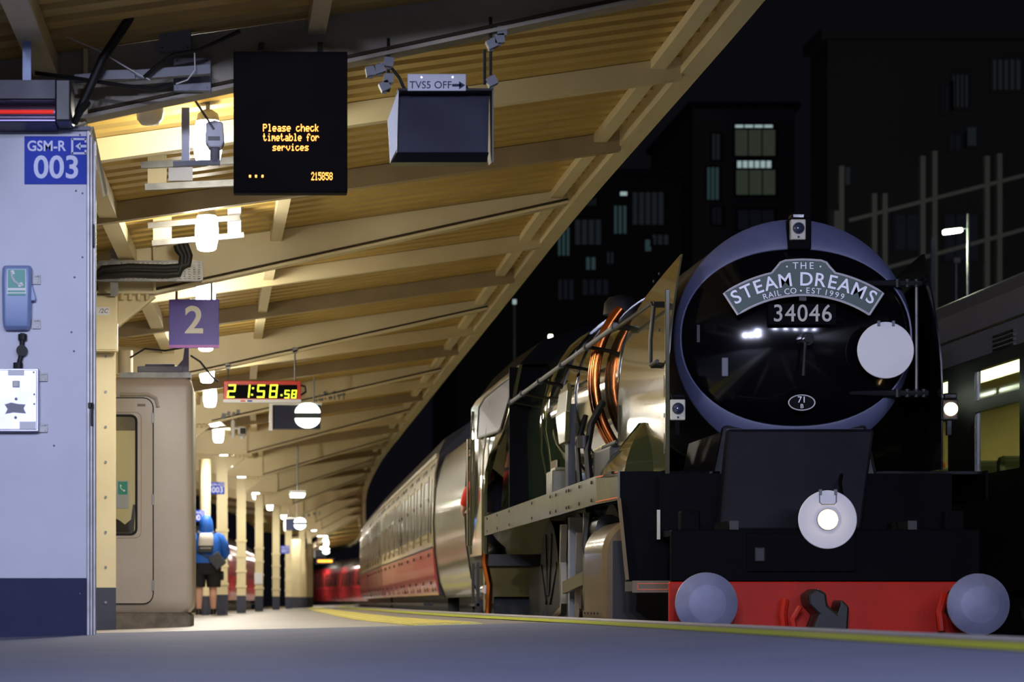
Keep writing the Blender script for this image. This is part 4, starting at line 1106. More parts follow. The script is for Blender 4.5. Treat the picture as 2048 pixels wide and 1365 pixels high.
b = MB(); b.prism([(PL(62, 560).x, PL(62, 560).z), (PL(73, 598).x, PL(0, 598).z), (PL(72, 604).x, PL(0, 604).z), (PL(60, 604).x, PL(0, 604).z)], 1, -.06, -.01); b.build('side_handle', M['phone_blue'], ph, bevel=.003)
for y in (560, 649):
    b = MB(); c = PL(73, y); b.box((c.x, -.008, c.z), (.045, .012, .05)); b.box((c.x + .004, -.016, c.z + .018), (.03, .01, .008)); b.box((c.x + .01, -.016, c.z), (.008, .01, .035)); b.build('wall_clamp', M['galv'], ph)
# conduit between phone and box
k = thing('conduit', 'short black conduit with round joint between phone box and steel box', 'conduit', C(45, 705, -.03))
def KL(x, y, d=0): return C(x, y, 0) - C(45, 705, 0) + Vector((0, d, 0))
b = MB(); b.tube([KL(46, 668), KL(45, 690), KL(45, 705), KL(40, 725), KL(38, 738)], .014, 10); b.build('tube', M['rubber'], k, smooth=40)
b = MB(); b.cyl(KL(45, 703, -.02), KL(45, 703, .02), .030, n=20); b.build('junction', M['rubber'], k)
b = MB(); b.cyl(KL(46, 670), KL(46, 682), .024, n=12); b.build('gland', M['rubber'], k); b = MB(); b.cyl(KL(37, 727), KL(37, 741), .026, n=12); b.build('gland', M['rubber'], k)
# steel box
jb = thing('control_box', 'brushed steel switch box with square button below the phone', 'box', C(37, 802, -.004))
def JL(x, y, d=0): return C(x, y, 0) - C(37, 802, 0) + Vector((0, d, 0))
b = MB(); b.box2(JL(-4, 865, -.075), JL(79, 740, 0)); b.build('case', M['box_steel'], jb, bevel=.003)
b = MB(); b.box2(JL(-3, 862, -.083), JL(76, 743, -.075)); lid = b.build('lid', M['box_steel'], jb, bevel=.003)
b = MB(); b.box2(JL(19, 754, -.088), JL(51, 744, -.083)); b.build('label_holder', M['paper'], lid, bevel=.001)
b = MB(); b.box2(JL(28, 778, -.090), JL(42, 765, -.083)); b.build('button', M['galv'], lid, bevel=.003)
b = MB(); b.loft([[JL(x, y, d) for x, y in ((12, 812), (25, 808), (40, 811), (54, 812), (50, 820), (55, 830), (30, 828), (13, 831), (18, 821))] for d in (-.0835, -.083)]); b.build('glue_patch', M['glue'], lid)
for x, y in ((35, 801), (34, 838)):
    b = MB(); b.cyl(JL(x, y, -.0865), JL(x, y, -.083), .008, n=12); b.build('screw', M['steel_grey'], lid)
for x, y in ((71, 792), (71, 811), (70, 748)):
    b = MB(); b.cyl(JL(x, y, -.085), JL(x, y, -.083), .005, n=10); b.build('hole', M['ink'], lid)
b = MB(); b.box2(JL(42, 861, -.085), JL(74, 846, -.083)); b.build('label', M['paper'], lid)
for y in (755, 857):
    b = MB(); c = JL(87, y); b.box((c.x, -.01, c.z), (.045, .012, .045)); b.box((c.x + .004, -.018, c.z + .016), (.03, .01, .008)); b.box((c.x + .012, -.018, c.z), (.008, .01, .03)); b.build('wall_clamp', M['galv'], jb)

# ---- radiant heater above the cabin
HY = 14.05
def HW(x, y, d=0): return W(x, y, HY) + Vector((0, d, 0))
ht = thing('radiant_heater', 'dark radiant heater with glowing red bar above the cabin', 'heater', HW(40, 245))
def HL(x, y, d=0): return HW(x, y, d) - HW(40, 245)
b = MB(); b.prism([(0, HL(0, 160).z), (.30, HL(0, 160).z), (.30, HL(0, 248).z), (.0, HL(0, 244).z), (.02, HL(0, 243).z), (.14, HL(0, 235).z), (.14, HL(0, 205).z), (.0, HL(0, 197).z)], 0, HL(-120, 0).x, HL(110, 0).x); b.build('housing', M['heater_grey'], ht)
b = MB(); b.box2(HL(110, 243, -.01), HL(142, 158, .3)); b.build('end_cap', M['dark'], ht, bevel=.01)
b = MB(); b.loft([[(x, d, z) for d, z in ((.01, HL(0, 199).z), (.10, HL(0, 206).z), (.13, HL(0, 222).z), (.10, HL(0, 236).z), (.01, HL(0, 242).z))] for x in (HL(-120, 0).x, HL(109, 0).x)], closed=False); b.build('reflector', M['reflector'], ht, smooth=60)
b = MB(); b.cyl(HL(-120, 221, .04), HL(106, 221, .04), .011, n=10); b.build('element', M['heat'], ht)
b = MB(); b.box2(HL(-120, 242, -.004), HL(110, 240, .002)); b.build('edge_strip', M['uvstrip'], ht)
b = MB(); b.box2(HL(42, 160, .10), HL(59, 45, .13)); b.build('hanger', M['phone_blue'], ht)
b = MB(); b.tube([HL(145, 235, .15), HL(158, 215, .1), HL(172, 195, .15)], .02, 8); b.build('cable_gland', M['rubber'], ht)

# ---- departure display
DY = 14.75
a = W(467, 386, DY); c = W(695, 103, DY); o = Vector(((a.x + c.x) / 2, DY, a.z)); w = c.x - a.x; h = c.z - a.z
dp = thing('departure_display', 'tall black departure display with amber message', 'display', o)
b = MB(); b.box2((-w / 2, 0, 0), (w / 2, .10, h)); b.build('case', M['ledscreen'], dp, bevel=.006)
b = MB(); b.box2((-w / 2 + .012, -.003, .012), (w / 2 - .012, 0, h - .012)); b.build('face', M['ledscreen'], dp)
FONT = {
 'P': ['11110', '10001', '10001', '11110', '10000', '10000', '10000'], 'l': ['01100', '00100', '00100', '00100', '00100', '00100', '01110'],
 'e': ['00000', '00000', '01110', '10001', '11111', '10000', '01110'], 'a': ['00000', '00000', '01110', '00001', '01111', '10001', '01111'],
 's': ['00000', '00000', '01111', '10000', '01110', '00001', '11110'], 'c': ['00000', '00000', '01110', '10000', '10000', '10001', '01110'],
 'h': ['10000', '10000', '10110', '11001', '10001', '10001', '10001'], 'k': ['10000', '10000', '10010', '10100', '11000', '10100', '10010'],
 't': ['01000', '01000', '11100', '01000', '01000', '01001', '00110'], 'i': ['00100', '00000', '01100', '00100', '00100', '00100', '01110'],
 'm': ['00000', '00000', '11010', '10101', '10101', '10001', '10001'], 'b': ['10000', '10000', '10110', '11001', '10001', '10001', '11110'],
 'f': ['00110', '01001', '01000', '11100', '01000', '01000', '01000'], 'o': ['00000', '00000', '01110', '10001', '10001', '10001', '01110'],
 'r': ['00000', '00000', '10110', '11001', '10000', '10000', '10000'], 'v': ['00000', '00000', '10001', '10001', '10001', '01010', '00100'],
 ' ': ['00000'] * 7, '2': ['01110', '10001', '00001', '00010', '00100', '01000', '11111'], '1': ['00100', '01100', '00100', '00100', '00100', '00100', '01110'],
 '5': ['11111', '10000', '11110', '00001', '00001', '10001', '01110'], '8': ['01110', '10001', '10001', '01110', '10001', '10001', '01110'], '.': ['00000', '00000', '00000', '00000', '00000', '01100', '01100']}
def dots(sx, sy, xc, yc, height, width, s_, name='message', right=False):
    """dot matrix line centred on a frame position"""
    n = len(s_) * 6 - 1
    px = width / n; pz = height / 7
    q = W(xc, yc, DY) - o
    b = MB()
    for i, ch in enumerate(s_):
        for rr, row in enumerate(FONT[ch]):
            for cc, bit in enumerate(row):
                if bit == '1':
                    b.box((q.x - width / 2 + (i * 6 + cc + .5) * px, -.005, q.z + height / 2 - (rr + .5) * pz), (px * 1.0, .004, pz * .95))
    return b.build(name, M['led'], dp)
k = DY / FPX
dots(0, 0, 582, 256, 15 * k, 112 * k, 'Please check'); dots(0, 0, 582, 275, 15 * k, 112 * k, 'timetable for'); dots(0, 0, 581, 295, 14 * k, 72 * k, 'services')
dots(0, 0, 636, 353, 16 * k, 27 * k, '2158', 'clock_time'); dots(0, 0, 658, 353, 15 * k, 14 * k, '58', 'clock_seconds')
b = MB()
for x in (500, 512, 525):
    q = W(x, 353, DY) - o; b.box((q.x, -.005, q.z), (.011, .004, .014))
b.build('message_dots', M['led'], dp)
for x in (520, 640):
    q = W(x, 103, DY) - o; b = MB(); b.bar((q.x, .05, q.z), (q.x + .01, .30, q.z + .10), .03, .03); b.build('hanger', M['dark'], dp)

# ---- hooded monitor hung from the nearest girder
def monitor(label, pts, Y, depth, rod_xs, flip, grp, plate=False):
    """pts: frame corners of the front face tl, tr, br, bl"""
    P0 = W((pts[3][0] + pts[2][0]) / 2, pts[2][1], Y)
    r = thing('hooded_monitor', label, 'monitor', P0, 0, grp)
    q = [W(x, y, Y) - P0 for x, y in pts]
    return r, q, P0
MY = 15.0
r, q, P0 = monitor('black hooded monitor under the TVS5 OFF plate', [(795, 177), (987, 178), (975, 328), (780, 326)], MY, .3, None, 0, 'hooded monitors hung from the canopy')
def ML(x, y, d=0): return W(x, y, MY) - P0 + Vector((0, d, 0))
# screen recessed between a deep hood: front outline and set-back screen
xl, xr2 = ML(795, 0).x, ML(985, 0).x
zt_, zb_ = ML(0, 178).z, ML(0, 326).z
b = MB(); b.box2((xl, -.02, zt_ - .012), (xr2, .32, zt_)); b.build('hood_top', M['black'], r)
b = MB(); b.loft([[(xl + .01, .10, zt_ - .012), (xr2 - .01, .10, zt_ - .012), (xr2 - .02, .055, zb_ + .07), (xl, .055, zb_ + .07)], [(xl + .01, .16, zt_ - .012), (xr2 - .01, .16, zt_ - .012), (xr2 - .02, .12, zb_ + .07), (xl, .12, zb_ + .07)]]); b.build('screen', M['screen'], r)
b = MB(); b.loft([[(xl, .055, zb_ + .07), (xr2 - .015, .055, zb_ + .07), (xr2 - .035, -.02, zb_), (xl - .035, -.02, zb_)], [(xl, .12, zb_ + .07), (xr2 - .015, .12, zb_ + .07), (xr2 - .035, .06, zb_ - .01), (xl - .035, .06, zb_ - .01)]]); b.build('lower_lip', M['dark'], r)
sd = [(-.02, zt_ + .0), (.32, zt_ + .0), (.32, zb_ + .12), (.20, zb_ + .02), (-.02, zb_)]
b = MB(); b.prism(sd, 0, xr2 - .004, xr2 + .004); b.build('side_plate', M['dark'], r)
# white left cheek splayed outwards
b = MB(); cheek = [ML(797, 180), ML(775, 241), ML(780, 326), ML(793, 300)]
b.loft([[v + Vector((0, -.02, 0)) for v in cheek], [v + Vector((.004, .06, 0)) for v in cheek]]); b.build('cheek_plate', M['white'], r)
for x, y0, y1 in ((778, 72, 180), (983, 30, 160), (971, 95, 165)):
    b = MB(); b.cyl(ML(x, y0, .06), ML(x, y1, .06), .009, n=8); b.build('hanging_rod', M['rubber'], r)
for x, y in ((742, 140), (760, 135), (778, 122), (770, 170), (778, 155), (1000, 75), (985, 85), (1005, 60), (985, 160)):
    b = MB(); b.box(ML(x, y, .05), (.055, .07, .05), Matrix.Rotation(random.uniform(-.5, .5), 3, 'Y')); b.cyl(ML(x, y - 12, .05), ML(x, y + 14, .05), .012, n=6); b.build('beam_clamp', M['steel_grey'], r)
b = MB(); b.tube([ML(784, 130, .08), ML(800, 148, .1), ML(812, 172, .12)], .010, 8); b.tube([ML(930, 160, .1), ML(940, 172, .12), ML(942, 180, .14)], .009, 8); b.build('cable', M['rubber'], r)
pl = thing('notice_plate', 'small white plate lettered TVS5 OFF with an arrow', 'sign', W(874, 178, MY - .02))
def QL(x, y, d=0): return W(x, y, MY - .02) - W(874, 178, MY - .02) + Vector((0, d, 0))
b = MB(); b.box2(QL(815, 182, -.004), QL(932, 148, .004)); b.build('plate', M['panel'], pl, bevel=.003)
text('letters', 'TVS5 OFF', .058, QL(861, 171, -.006), M['navy'], pl, extrude=.0015, sx=.98)
b = MB(); b.box(QL(913, 171, -.006), (.05, .003, .014)); p_ = [QL(918, 163), QL(930, 171), QL(918, 179)]; b.prism([(v.x, v.z) for v in p_], 1, -.0075, -.0045); b.build('arrow', M['navy'], pl)
for x in (843, 905):
    b = MB(); b.cyl(QL(x, 155, -.008), QL(x, 155, -.004), .007, n=8); b.build('screw', M['chrome'], pl)

# ---- digital clock
KY = 32.0
a = W(447, 805, KY); c = W(602, 762, KY); o = Vector(((a.x + c.x) / 2, KY, a.z)); w = c.x - a.x; h = c.z - a.z
ck = thing('digital_clock', 'red-framed digital clock reading 21:58 58', 'clock', o)
b = MB(); b.box2((-w / 2, 0, 0), (w / 2, .12, h)); b.build('case', M['clock_red'], ck, bevel=.008)
b = MB(); b.box2((-w / 2 + .05, -.004, .045), (w / 2 - .045, 0, h - .05)); b.build('face', M['ledscreen'], ck)
b = MB(); b.box2((-w / 2 - .002, -.006, -.004), (w / 2 + .002, .10, .034)); st = b.build('lower_strip', M['white'], ck)
b = MB(); b.box((-w * .25, -.008, .015), (.06, .003, .018)); b.build('red_mark', M['clock_red'], st); b = MB(); b.box((-w * .16, -.008, .015), (.06, .003, .018)); b.build('blue_mark', M['blue_sign'], st)
SEG = {'2': 'abged', '1': 'bc', '5': 'afgcd', '8': 'abcdefg'}
def seg(ch, cx, cz, ww, hh, t):
    b = MB(); sl = .10
    for sname in SEG[ch]:
        if sname in 'agd':
            zz = {'a': hh / 2 - t / 2, 'g': 0, 'd': -hh / 2 + t / 2}[sname]; b.box((cx + zz * sl, -.006, cz + zz), (ww - t * .4, .004, t))
        else:
            xx = (ww / 2 - t / 2) * (1 if sname in 'bc' else -1); zz = hh / 4 * (1 if sname in 'bf' else -1)
            b.bar((cx + xx + (zz - hh / 4.3) * sl, -.006, cz + zz - hh / 4.3), (cx + xx + (zz + hh / 4.3) * sl, -.006, cz + zz + hh / 4.3), t, .004, up=(0, 1, 0))
    b.build('digit', M['clock_led'], ck)
def K(x, y): p = W(x, y, KY) - o; return p.x, p.z
for ch, x in (('2', 463), ('1', 492), ('5', 522), ('8', 547)):
    cx, cz = K(x, 783); seg(ch, cx, cz, .095, .16, .018)
for ch, x in (('5', 574), ('8', 588)):
    cx, cz = K(x, 789); seg(ch, cx, cz, .062, .10, .014)
b = MB()
for x, y in ((506, 777), (504, 790), (563, 791)):
    cx, cz = K(x, y); b.box((cx, -.006, cz), (.022, .004, .02))
b.build('colon', M['clock_led'], ck)
for x, y0 in ((456, 733), (590, 700)):
    p = W(x, y0, KY) - o; q2 = W(x, 763, KY) - o; b = MB(); b.cyl((p.x, .06, p.z), (q2.x, .06, q2.z), .010, n=8); b.box((p.x, .06, p.z), (.06, .10, .06)); b.build('hanging_rod', M['galv'], ck)
b = MB(); b.tube([(w / 2, .05, h * .8), (w / 2 + .05, .05, h * .75), (w / 2 + .06, .05, h * .5), (w / 2, .05, h * .35)], .012, 8); b.build('cable_loop', M['rubber'], ck)

# ---- smaller hooded monitors with round twin lamps farther along
def small_monitor(x0, x1, y0, y1, Y, label, lx, ly, lr):
    P0 = W((x0 + x1) / 2, y1, Y); r = thing('hooded_monitor', label, 'monitor', P0, 0, 'hooded monitors hung from the canopy')
    a = W(x0, y1, Y) - P0; c = W(x1, y0, Y) - P0
    b = MB(); b.box2((a.x, .02, 0), (c.x, .25, c.z)); b.build('case', M['screen'], r, bevel=.01)
    b = MB(); b.box2((a.x - .05, -.03, -.03), (a.x, .25, c.z + .01)); b.build('cheek_plate', M['white'], r)
    b = MB(); b.box2((a.x, -.05, c.z - .02), (c.x + .02, .25, c.z + .01)); b.build('hood_top', M['white'], r)
    lc = W(lx, ly, Y) - P0
    for s_ in (-1, 1):
        b = MB(); pts = [(lc.x + lr * math.cos(t), lc.z + s_ * (.22 * lr + .78 * lr * math.sin(t))) for t in [math.pi * k / 14 for k in range(15)]]
        b.prism(pts, 1, -.06, -.03); b.build('lamp_lens', M['floodlens'], r)
    b = MB(); b.cyl((lc.x, -.03, lc.z), (lc.x, .02, lc.z), lr * 1.06, n=24); b.build('lamp_body', M['dark'], r)
    X = P0.x
    b = MB(); b.cyl((a.x + .1, .1, c.z), (a.x + .1, .1, ZS(X, Y) - P0.z + .02), .012, n=8); b.build('hanging_rod', M['galv'], r); b = MB(); b.cyl((c.x - .1, .1, c.z), (c.x - .1, .1, ZS(X, Y) - P0.z + .03), .012, n=8); b.build('hanging_rod', M['galv'], r)
    return r
small_monitor(545, 641, 808, 858, 39.9, 'dark hooded monitor with a round twin lamp just below the digital clock', 615, 832, .19)
small_monitor(571, 600, 1037, 1061, 81.6, 'small hooded monitor with a round twin lamp halfway down the platform', 600, 1048, .18)
small_monitor(630, 652, 1099, 1115, 118, 'tiny hooded monitor with a round twin lamp far down the platform', 652, 1102, .16)
# cable-clamp clusters on the girder flanges
def clutter(name, label, x, y, Y, n, wdt, grp):
    c = W(x, y, Y); r = thing(name, label, 'clamp', c, 0, grp)
    for i in range(n):
        b = MB(); dx = (i / (n - 1) - .5) * wdt; b.box((dx, random.uniform(-.04, .04), random.uniform(-.02, .04) + dx * .2), (random.uniform(.04, .09), .07, random.uniform(.04, .09)), Matrix.Rotation(random.uniform(-.6, .6), 3, 'Y')); b.cyl((dx, 0, -.06), (dx, 0, .08), .010, n=6); b.build('clamp', M['steel_grey'], r)
clutter('clamp_cluster', 'cluster of grey beam clamps right of the digital clock', 660, 792, 40.6, 7, .42, 'beam clamp clusters')
clutter('clamp_cluster', 'cluster of grey beam clamps above the white security camera', 462, 832, 40.6, 4, .22, 'beam clamp clusters')
clutter('clamp_cluster', 'small cluster of beam clamps above the halfway monitor', 623, 1029, 83.1, 4, .5, 'beam clamp clusters')

# ---- security cameras
def cctv(x, y, Y, label):
    c = W(x, y, Y); r = thing('security_camera', label, 'camera', c, 0, 'security cameras')
    b = MB(); b.box((0, .12, 0), (.13, .28, .13)); b.build('housing', M['white'], r, bevel=.03)
    b = MB(); b.box((.012, -.025, -.005), (.085, .012, .09)); b.build('window', M['black'], r, bevel=.02)
    b = MB(); b.cyl((0, .12, -.06), (0, .12, -.12), .03, n=12); b.cyl((-.14, .1, -.10), (-.14, .1, .16), .03, n=12); b.bar((-.14, .1, .04), (0, .12, .04), .03, .03); b.cyl((-.14, .1, .16), (-.14, .1, .28), .012, n=8); b.build('pole_mount', M['white'], r)
cctv(484, 862, 40.5, 'white box security camera on a pole below the clock')

# ---- purple platform number sign
PYY = 24.3
a = W(338, 696, PYY); c = W(438, 599, PYY); o = Vector(((a.x + c.x) / 2, PYY, a.z)); w = c.x - a.x; h = c.z - a.z
sg2 = thing('platform_sign', 'square purple platform sign with a white number 2', 'sign', o)
b = MB(); b.box2((-w / 2, 0, 0), (w / 2, .05, h)); b.build('plate', M['purple'], sg2, bevel=.004)
b = MB(); b.box2((-w / 2, -.003, 0), (w / 2, 0, h * .06)); b.build('stripe', M['pink'], sg2)
text('number', '2', h * .78, (0, -.006, h * .545), M['sign_white'], sg2, extrude=.002, bold=h * .016, sx=1.02)
for x in (-.16, .16):
    b = MB(); b.cyl((x, .025, h), (x, .025, ZS(o.x, PYY) - o.z + .02), .012, n=8); b.build('hanger', M['steel_grey'], sg2)

# ---- beige booth
BY = 24.9
s = S(BY)
def B(x, y): return W(x, y, BY)
xR = B(386, 0).x; xL = B(386, 0).x - 1.05; zt = B(0, 755).z; zf = FLOORZ(xR - .3, BY) + .0
bo = thing('platform_booth', 'beige rounded booth with a glazed door beside the cream column', 'booth', ((xL + xR) / 2, BY, zf))
def BL(p): return Vector(p) - Vector(((xL + xR) / 2, BY, zf))
zp = B(0, 1226).z; zpl = B(0, 1234).z
def rsec(z, ins, rad=.07):
    x0, x1, y0, y1 = xL + ins, xR - ins, BY + ins, BY + 1.6 - ins
    pts = []
    for cx, cy, a0 in ((x1 - rad, y0 + rad, -90), (x1 - rad, y1 - rad, 0), (x0 + rad, y1 - rad, 90), (x0 + rad, y0 + rad, 180)):
        for k in range(5):
            a = math.radians(a0 + 90 * k / 4); pts.append(BL((cx + rad * math.cos(a), cy + rad * math.sin(a), z)))
    return pts
b = MB(); b.loft([rsec(zp, .05), rsec(zp + .05, .01), rsec(zp + .12, 0), rsec(zt - .1, 0), rsec(zt - .03, .015), rsec(zt, .05)]); b.build('shell', M['taupe'], bo, smooth=45)
b = MB(); b.loft([rsec(zf - .04, .02, .02), rsec(zp - .03, .02, .02), rsec(zp, .06, .02)]); b.build('plinth', M['taupe_dark'], bo)
# door: slightly proud leaf with rounded corners, dark seal line, hinges
def rrect(x0, x1, y0, y1, r, n=5):
    out = []
    for cx, cy, a0 in ((x1 - r, y0 + r, -90), (x1 - r, y1 - r, 0), (x0 + r, y1 - r, 90), (x0 + r, y0 + r, 180)):
        for k in range(n): 
            a = math.radians(a0 + 90 * k / (n - 1)); out.append((cx + r * math.cos(a), cy + r * math.sin(a)))
    return out
def BX(x): return BL(B(x, 0)).x
def BZ(y): return BL(B(0, y)).z
dr = rrect(BX(190), BX(306), BZ(1208), BZ(797), .09)
b = MB(); b.tube([(x, -.004, z) for x, z in dr + dr[:1]], .009, 6); b.build('door_seal', M['rubber'], bo)
b = MB(); b.prism(dr, 1, -.012, .0); dl_ = b.build('door', M['taupe'], bo, bevel=.004)
wn_ = rrect(BX(180), BX(273), BZ(1069), BZ(832), .05)
b = MB(); b.prism(wn_, 1, -.016, -.012); b.build('window_backing', M['cream'], dl_)
b = MB(); b.tube([(x, -.018, z) for x, z in wn_ + wn_[:1]], .013, 6); b.build('window_seal', M['rubber'], dl_)
b = MB(); b.prism(wn_, 1, -.024, -.021); b.build('pane', M['clearglass'], dl_)
o_ = rrect(BX(180), BX(283), BZ(1076), BZ(825), .06)
b = MB(); b.tube([(x, -.013, z) for x, z in o_ + o_[:1]], .006, 6); b.build('window_surround', M['taupe'], dl_)
b = MB(); b.box2((BX(230), -.020, BZ(862)), (BX(272), -.0165, BZ(834))); b.build('blind', M['taupe_dark'], dl_)
b = MB(); b.box2((BX(231), -.0205, BZ(1018)), (BX(258), -.0165, BZ(962))); pb = b.build('phone_reflection', M['panel'], dl_)  # thin panel standing in for a phone box reflected in the window
b = MB(); b.box2((BX(236), -.0212, BZ(990)), (BX(255), -.0204, BZ(964))); b.build('phone_sign', M['teal'], pb)  # green sign belonging to the same painted reflection
handset(BX(245), BZ(977), .75, -.0215, pb)  # handset belonging to the same painted reflection
b = MB(); b.loft([[(BX(x), d, BZ(y)) for x, y in ((226, 1066), (268, 1066), (271, 1010), (266, 1010), (262, 1040), (250, 1050), (240, 1042), (228, 1036))] for d in (-.020, -.0165)]); b.build('seat_outline', M['rubber'], dl_)
for y in (837, 1000, 1172):
    b = MB(); b.box((BX(306), -.014, BZ(y)), (.022, .02, .10)); b.build('hinge', M['galv'], dl_, bevel=.003)
b = MB(); b.box((BX(283), -.016, BZ(811)), (.075, .008, .022)); b.build('door_badge', M['taupe_dark'], dl_)
b = MB(); b.tube([(BX(240), -.012, BZ(789)), (BX(296), -.014, BZ(789)), (BX(312), -.014, BZ(797)), (BX(316), -.012, BZ(815))], .018, 6); b.build('drip_moulding', M['taupe'], bo, smooth=40)
# grey equipment ledge above the booth
lg = thing('cable_ledge', 'grey weather-worn steel ledge above the beige booth', 'bracket', W(325, 752, 25.0))
def LL(x, y, d=0): return W(x, y, 25.0) - W(325, 752, 25.0) + Vector((0, d, 0))
b = MB(); b.box2(LL(240, 757, -.05), LL(382, 746, .25)); b.build('shelf', M['galv'], lg)
b = MB(); b.box2(LL(275, 746, -.03), LL(366, 733, .1)); b.box2(LL(290, 733, -.02), LL(350, 728, .08)); b.build('equipment_tray', M['steel_grey'], lg, bevel=.01)
b = MB(); b.prism([(LL(378, 0).x, LL(0, 746).z), (LL(378, 0).x, LL(0, 690).z), (LL(370, 0).x, LL(0, 690).z), (LL(366, 0).x, LL(0, 720).z), (LL(350, 0).x, LL(0, 738).z), (LL(340, 0).x, LL(0, 746).z)], 1, -.02, .0); b.build('side_gusset', M['steel_grey'], lg)
b = MB(); b.tube([LL(260, 716, 0), LL(290, 698, 0), LL(330, 702, 0), LL(365, 696, 0)], .010, 6); b.tube([LL(382, 712, 0), LL(400, 722, .1), LL(425, 752, .2), LL(436, 760, .2)], .010, 6); b.build('cable', M['rubber'], lg, smooth=40)
b = MB(); b.cyl(LL(250, 700, .1), LL(250, 745, .1), .07, n=16); b.build('stub_pipe', M['cream'], lg, smooth=40)

# ---- cabinet on the first column, cable tray, cables
CY2 = 23.35
cb = thing('meter_cabinet', 'cream steel cabinet labelled 2C on the riveted column', 'cabinet', W(205, 705, CY2))
def GL(x, y, d=0): return W(x, y, CY2) - W(205, 705, CY2) + Vector((0, d, 0))
b = MB(); b.box2(GL(165, 703, 0), GL(235, 592, .12)); b.build('case', M['cream'], cb, bevel=.006)
b = MB(); b.box2(GL(167, 700, -.012), GL(232, 595, 0)); dd = b.build('door', M['cream'], cb, bevel=.004)
b = MB(); b.box2(GL(192, 631, -.015), GL(220, 615, -.012)); lb = b.build('label', M['paper'], dd)
text('label_text', '/2C', .055, GL(207, 623, -.016), M['ink'], lb, extrude=.0005, shear=.2)
for y in (608, 682):
    b = MB(); b.box(GL(231, y, -.014), (.012, .01, .05)); b.build('hinge', M['cream'], dd)
TY = 23.2
tr = thing('cable_tray', 'perforated galvanised cable tray across the cream girder', 'tray', W(300, 560, TY))
def TL(x, y, d=0): return W(x, y, TY) - W(300, 560, TY) + Vector((0, d, 0))
# perforated plate: strips with real gaps
b = MB()
x0, x1 = TL(150, 0).x, TL(403, 0).x; zA, zB = TL(0, 560).z, TL(0, 524).z
rows = 9; nslot = 26
for i in range(rows):
    z = zA + (zB - zA) * i / (rows - 1)
    b.box2((x0, 0, z - .006), (x1, .004, z + .006))
for j in range(nslot + 1):
    x = x0 + (x1 - x0) * j / nslot
    b.box2((x - .012, 0.0005, zA), (x + .012, .0035, zB))
b.build('perforated_plate', M['galv'], tr)
b = MB(); b.box2((x0, 0, zA - .012), (x1, .05, zA - .004)); b.box2((x0, 0, zB + .004), (x1, .05, zB + .012)); b.build('tray_lip', M['galv'], tr)
for x in (228,):
    b = MB(); b.box2(TL(x - 8, 590, .05), TL(x + 8, 497, .06)); b.build('tray_bracket', M['galv'], tr)
cbk = thing('cable_bundle', 'thick black cable bundle running along the perforated tray', 'cable', W(300, 542, TY - .03))
b = MB()
o3 = W(300, 542, TY - .03)
for dz, dy in ((0, 0), (.03, .01), (-.03, .01)):
    pts = [(190, 580), (188, 556), (205, 545), (260, 541), (330, 543), (358, 541), (370, 530), (372, 512), (363, 494), (360, 484)]
    b.tube([W(x, y, TY - .03 + (0 if x > 200 else .05)) - o3 + Vector((0, -dy, dz if 200 < x < 366 else 0)) + Vector((dz if x >= 360 else 0, 0, 0)) for x, y in pts], .030, 8)
b.build('cables', M['rubber'], cbk, smooth=60)

# ---- strut channels with cover boards under the roof
def strut_pair(label, Y, ya, yb, x0, x1, slope, boards):
    o = W((x0 + x1) / 2, ya, Y); r = thing('strut_frame', label, 'bracket', o, 0, 'strut frames under the roof')
    for yy, dx in ((ya, 0), (yb, 8)):
        p = W(x0 + dx, yy, Y) - o; q = W(x1 + dx, yy - slope * (x1 - x0), Y) - o
        b = MB(); b.bar(p, q, .04, .045); b.build('channel', M['galv'], r)
    for xa, xb, y0, y1, m in boards:
        b = MB(); a = W(xa, y1, Y) - o; c = W(xb, y0, Y) - o; b.box2((a.x, .03, a.z), (c.x, .05, c.z)); b.build('cover_board', m, r)
    return r
strut_pair('upper pair of dark strut channels left of the departure display', 18.6, 331, 375, 282, 470, .05, [(295, 333, 305, 372, M['cream']), (337, 385, 331, 360, M['panel'])])
strut_pair('lower pair of grey strut channels behind the second lamp', 21.9, 452, 487, 296, 480, .09, [(306, 343, 428, 482, M['cream']), (455, 482, 410, 470, M['panel'])])
# sensor on a hanging post
SY = 15.7
ps = thing('ceiling_sensor', 'grey sensor unit with wand on a hanging post beside the bright lamp', 'sensor', W(400, 330, SY))
def SL(x, y, d=0): return W(x, y, SY) - W(400, 330, SY) + Vector((0, d, 0))
b = MB(); b.box2(SL(363, 325, 0), SL(379, 215, .04)); b.build('post', M['panel'], ps)
b = MB(); b.bar(SL(346, 329), SL(440, 325), .05, .03); b.build('arm', M['steel_grey'], ps)
b = MB(); b.loft([[SL(x, y, d) for x, y in ((412, 248), (430, 243), (446, 248), (449, 285), (443, 297), (418, 297), (411, 285))] for d in (-.05, .08)]); b.build('housing', M['panel'], ps, bevel=.008)
b = MB(); b.cyl(SL(430, 297), SL(430, 325), .03, n=12); b.build('neck', M['steel_grey'], ps); b = MB(); b.cyl(SL(391, 205, -.05), SL(428, 262, -.06), .008, n=6); b.build('wand', M['steel_grey'], ps); b = MB(); b.box2(SL(416, 284, -.055), SL(440, 276, -.05)); b.build('badge', M['dark'], ps)
# unlit opal bowl
bw = thing('opal_bowl', 'unlit cream opal lamp bowl left of the bright lamp', 'lamp', W(300, 215, 16.6))
kk = 16.6 / FPX
b = MB(); b.lathe([(.002, -36 * kk), (18 * kk, -34 * kk), (26 * kk, -24 * kk), (28 * kk, -10 * kk), (28 * kk, 12 * kk), (.002, 13 * kk)], (0, 0, 0), 2, 28); b.build('bowl', M['opal'], bw, smooth=50)
b = MB(); b.cyl((0, 0, 12 * kk), (0, 0, ZS(W(300, 0, 16.6).x, 16.6) - W(0, 215, 16.6).z - .002), .03, n=10); b.build('stem', M['steel_grey'], bw)
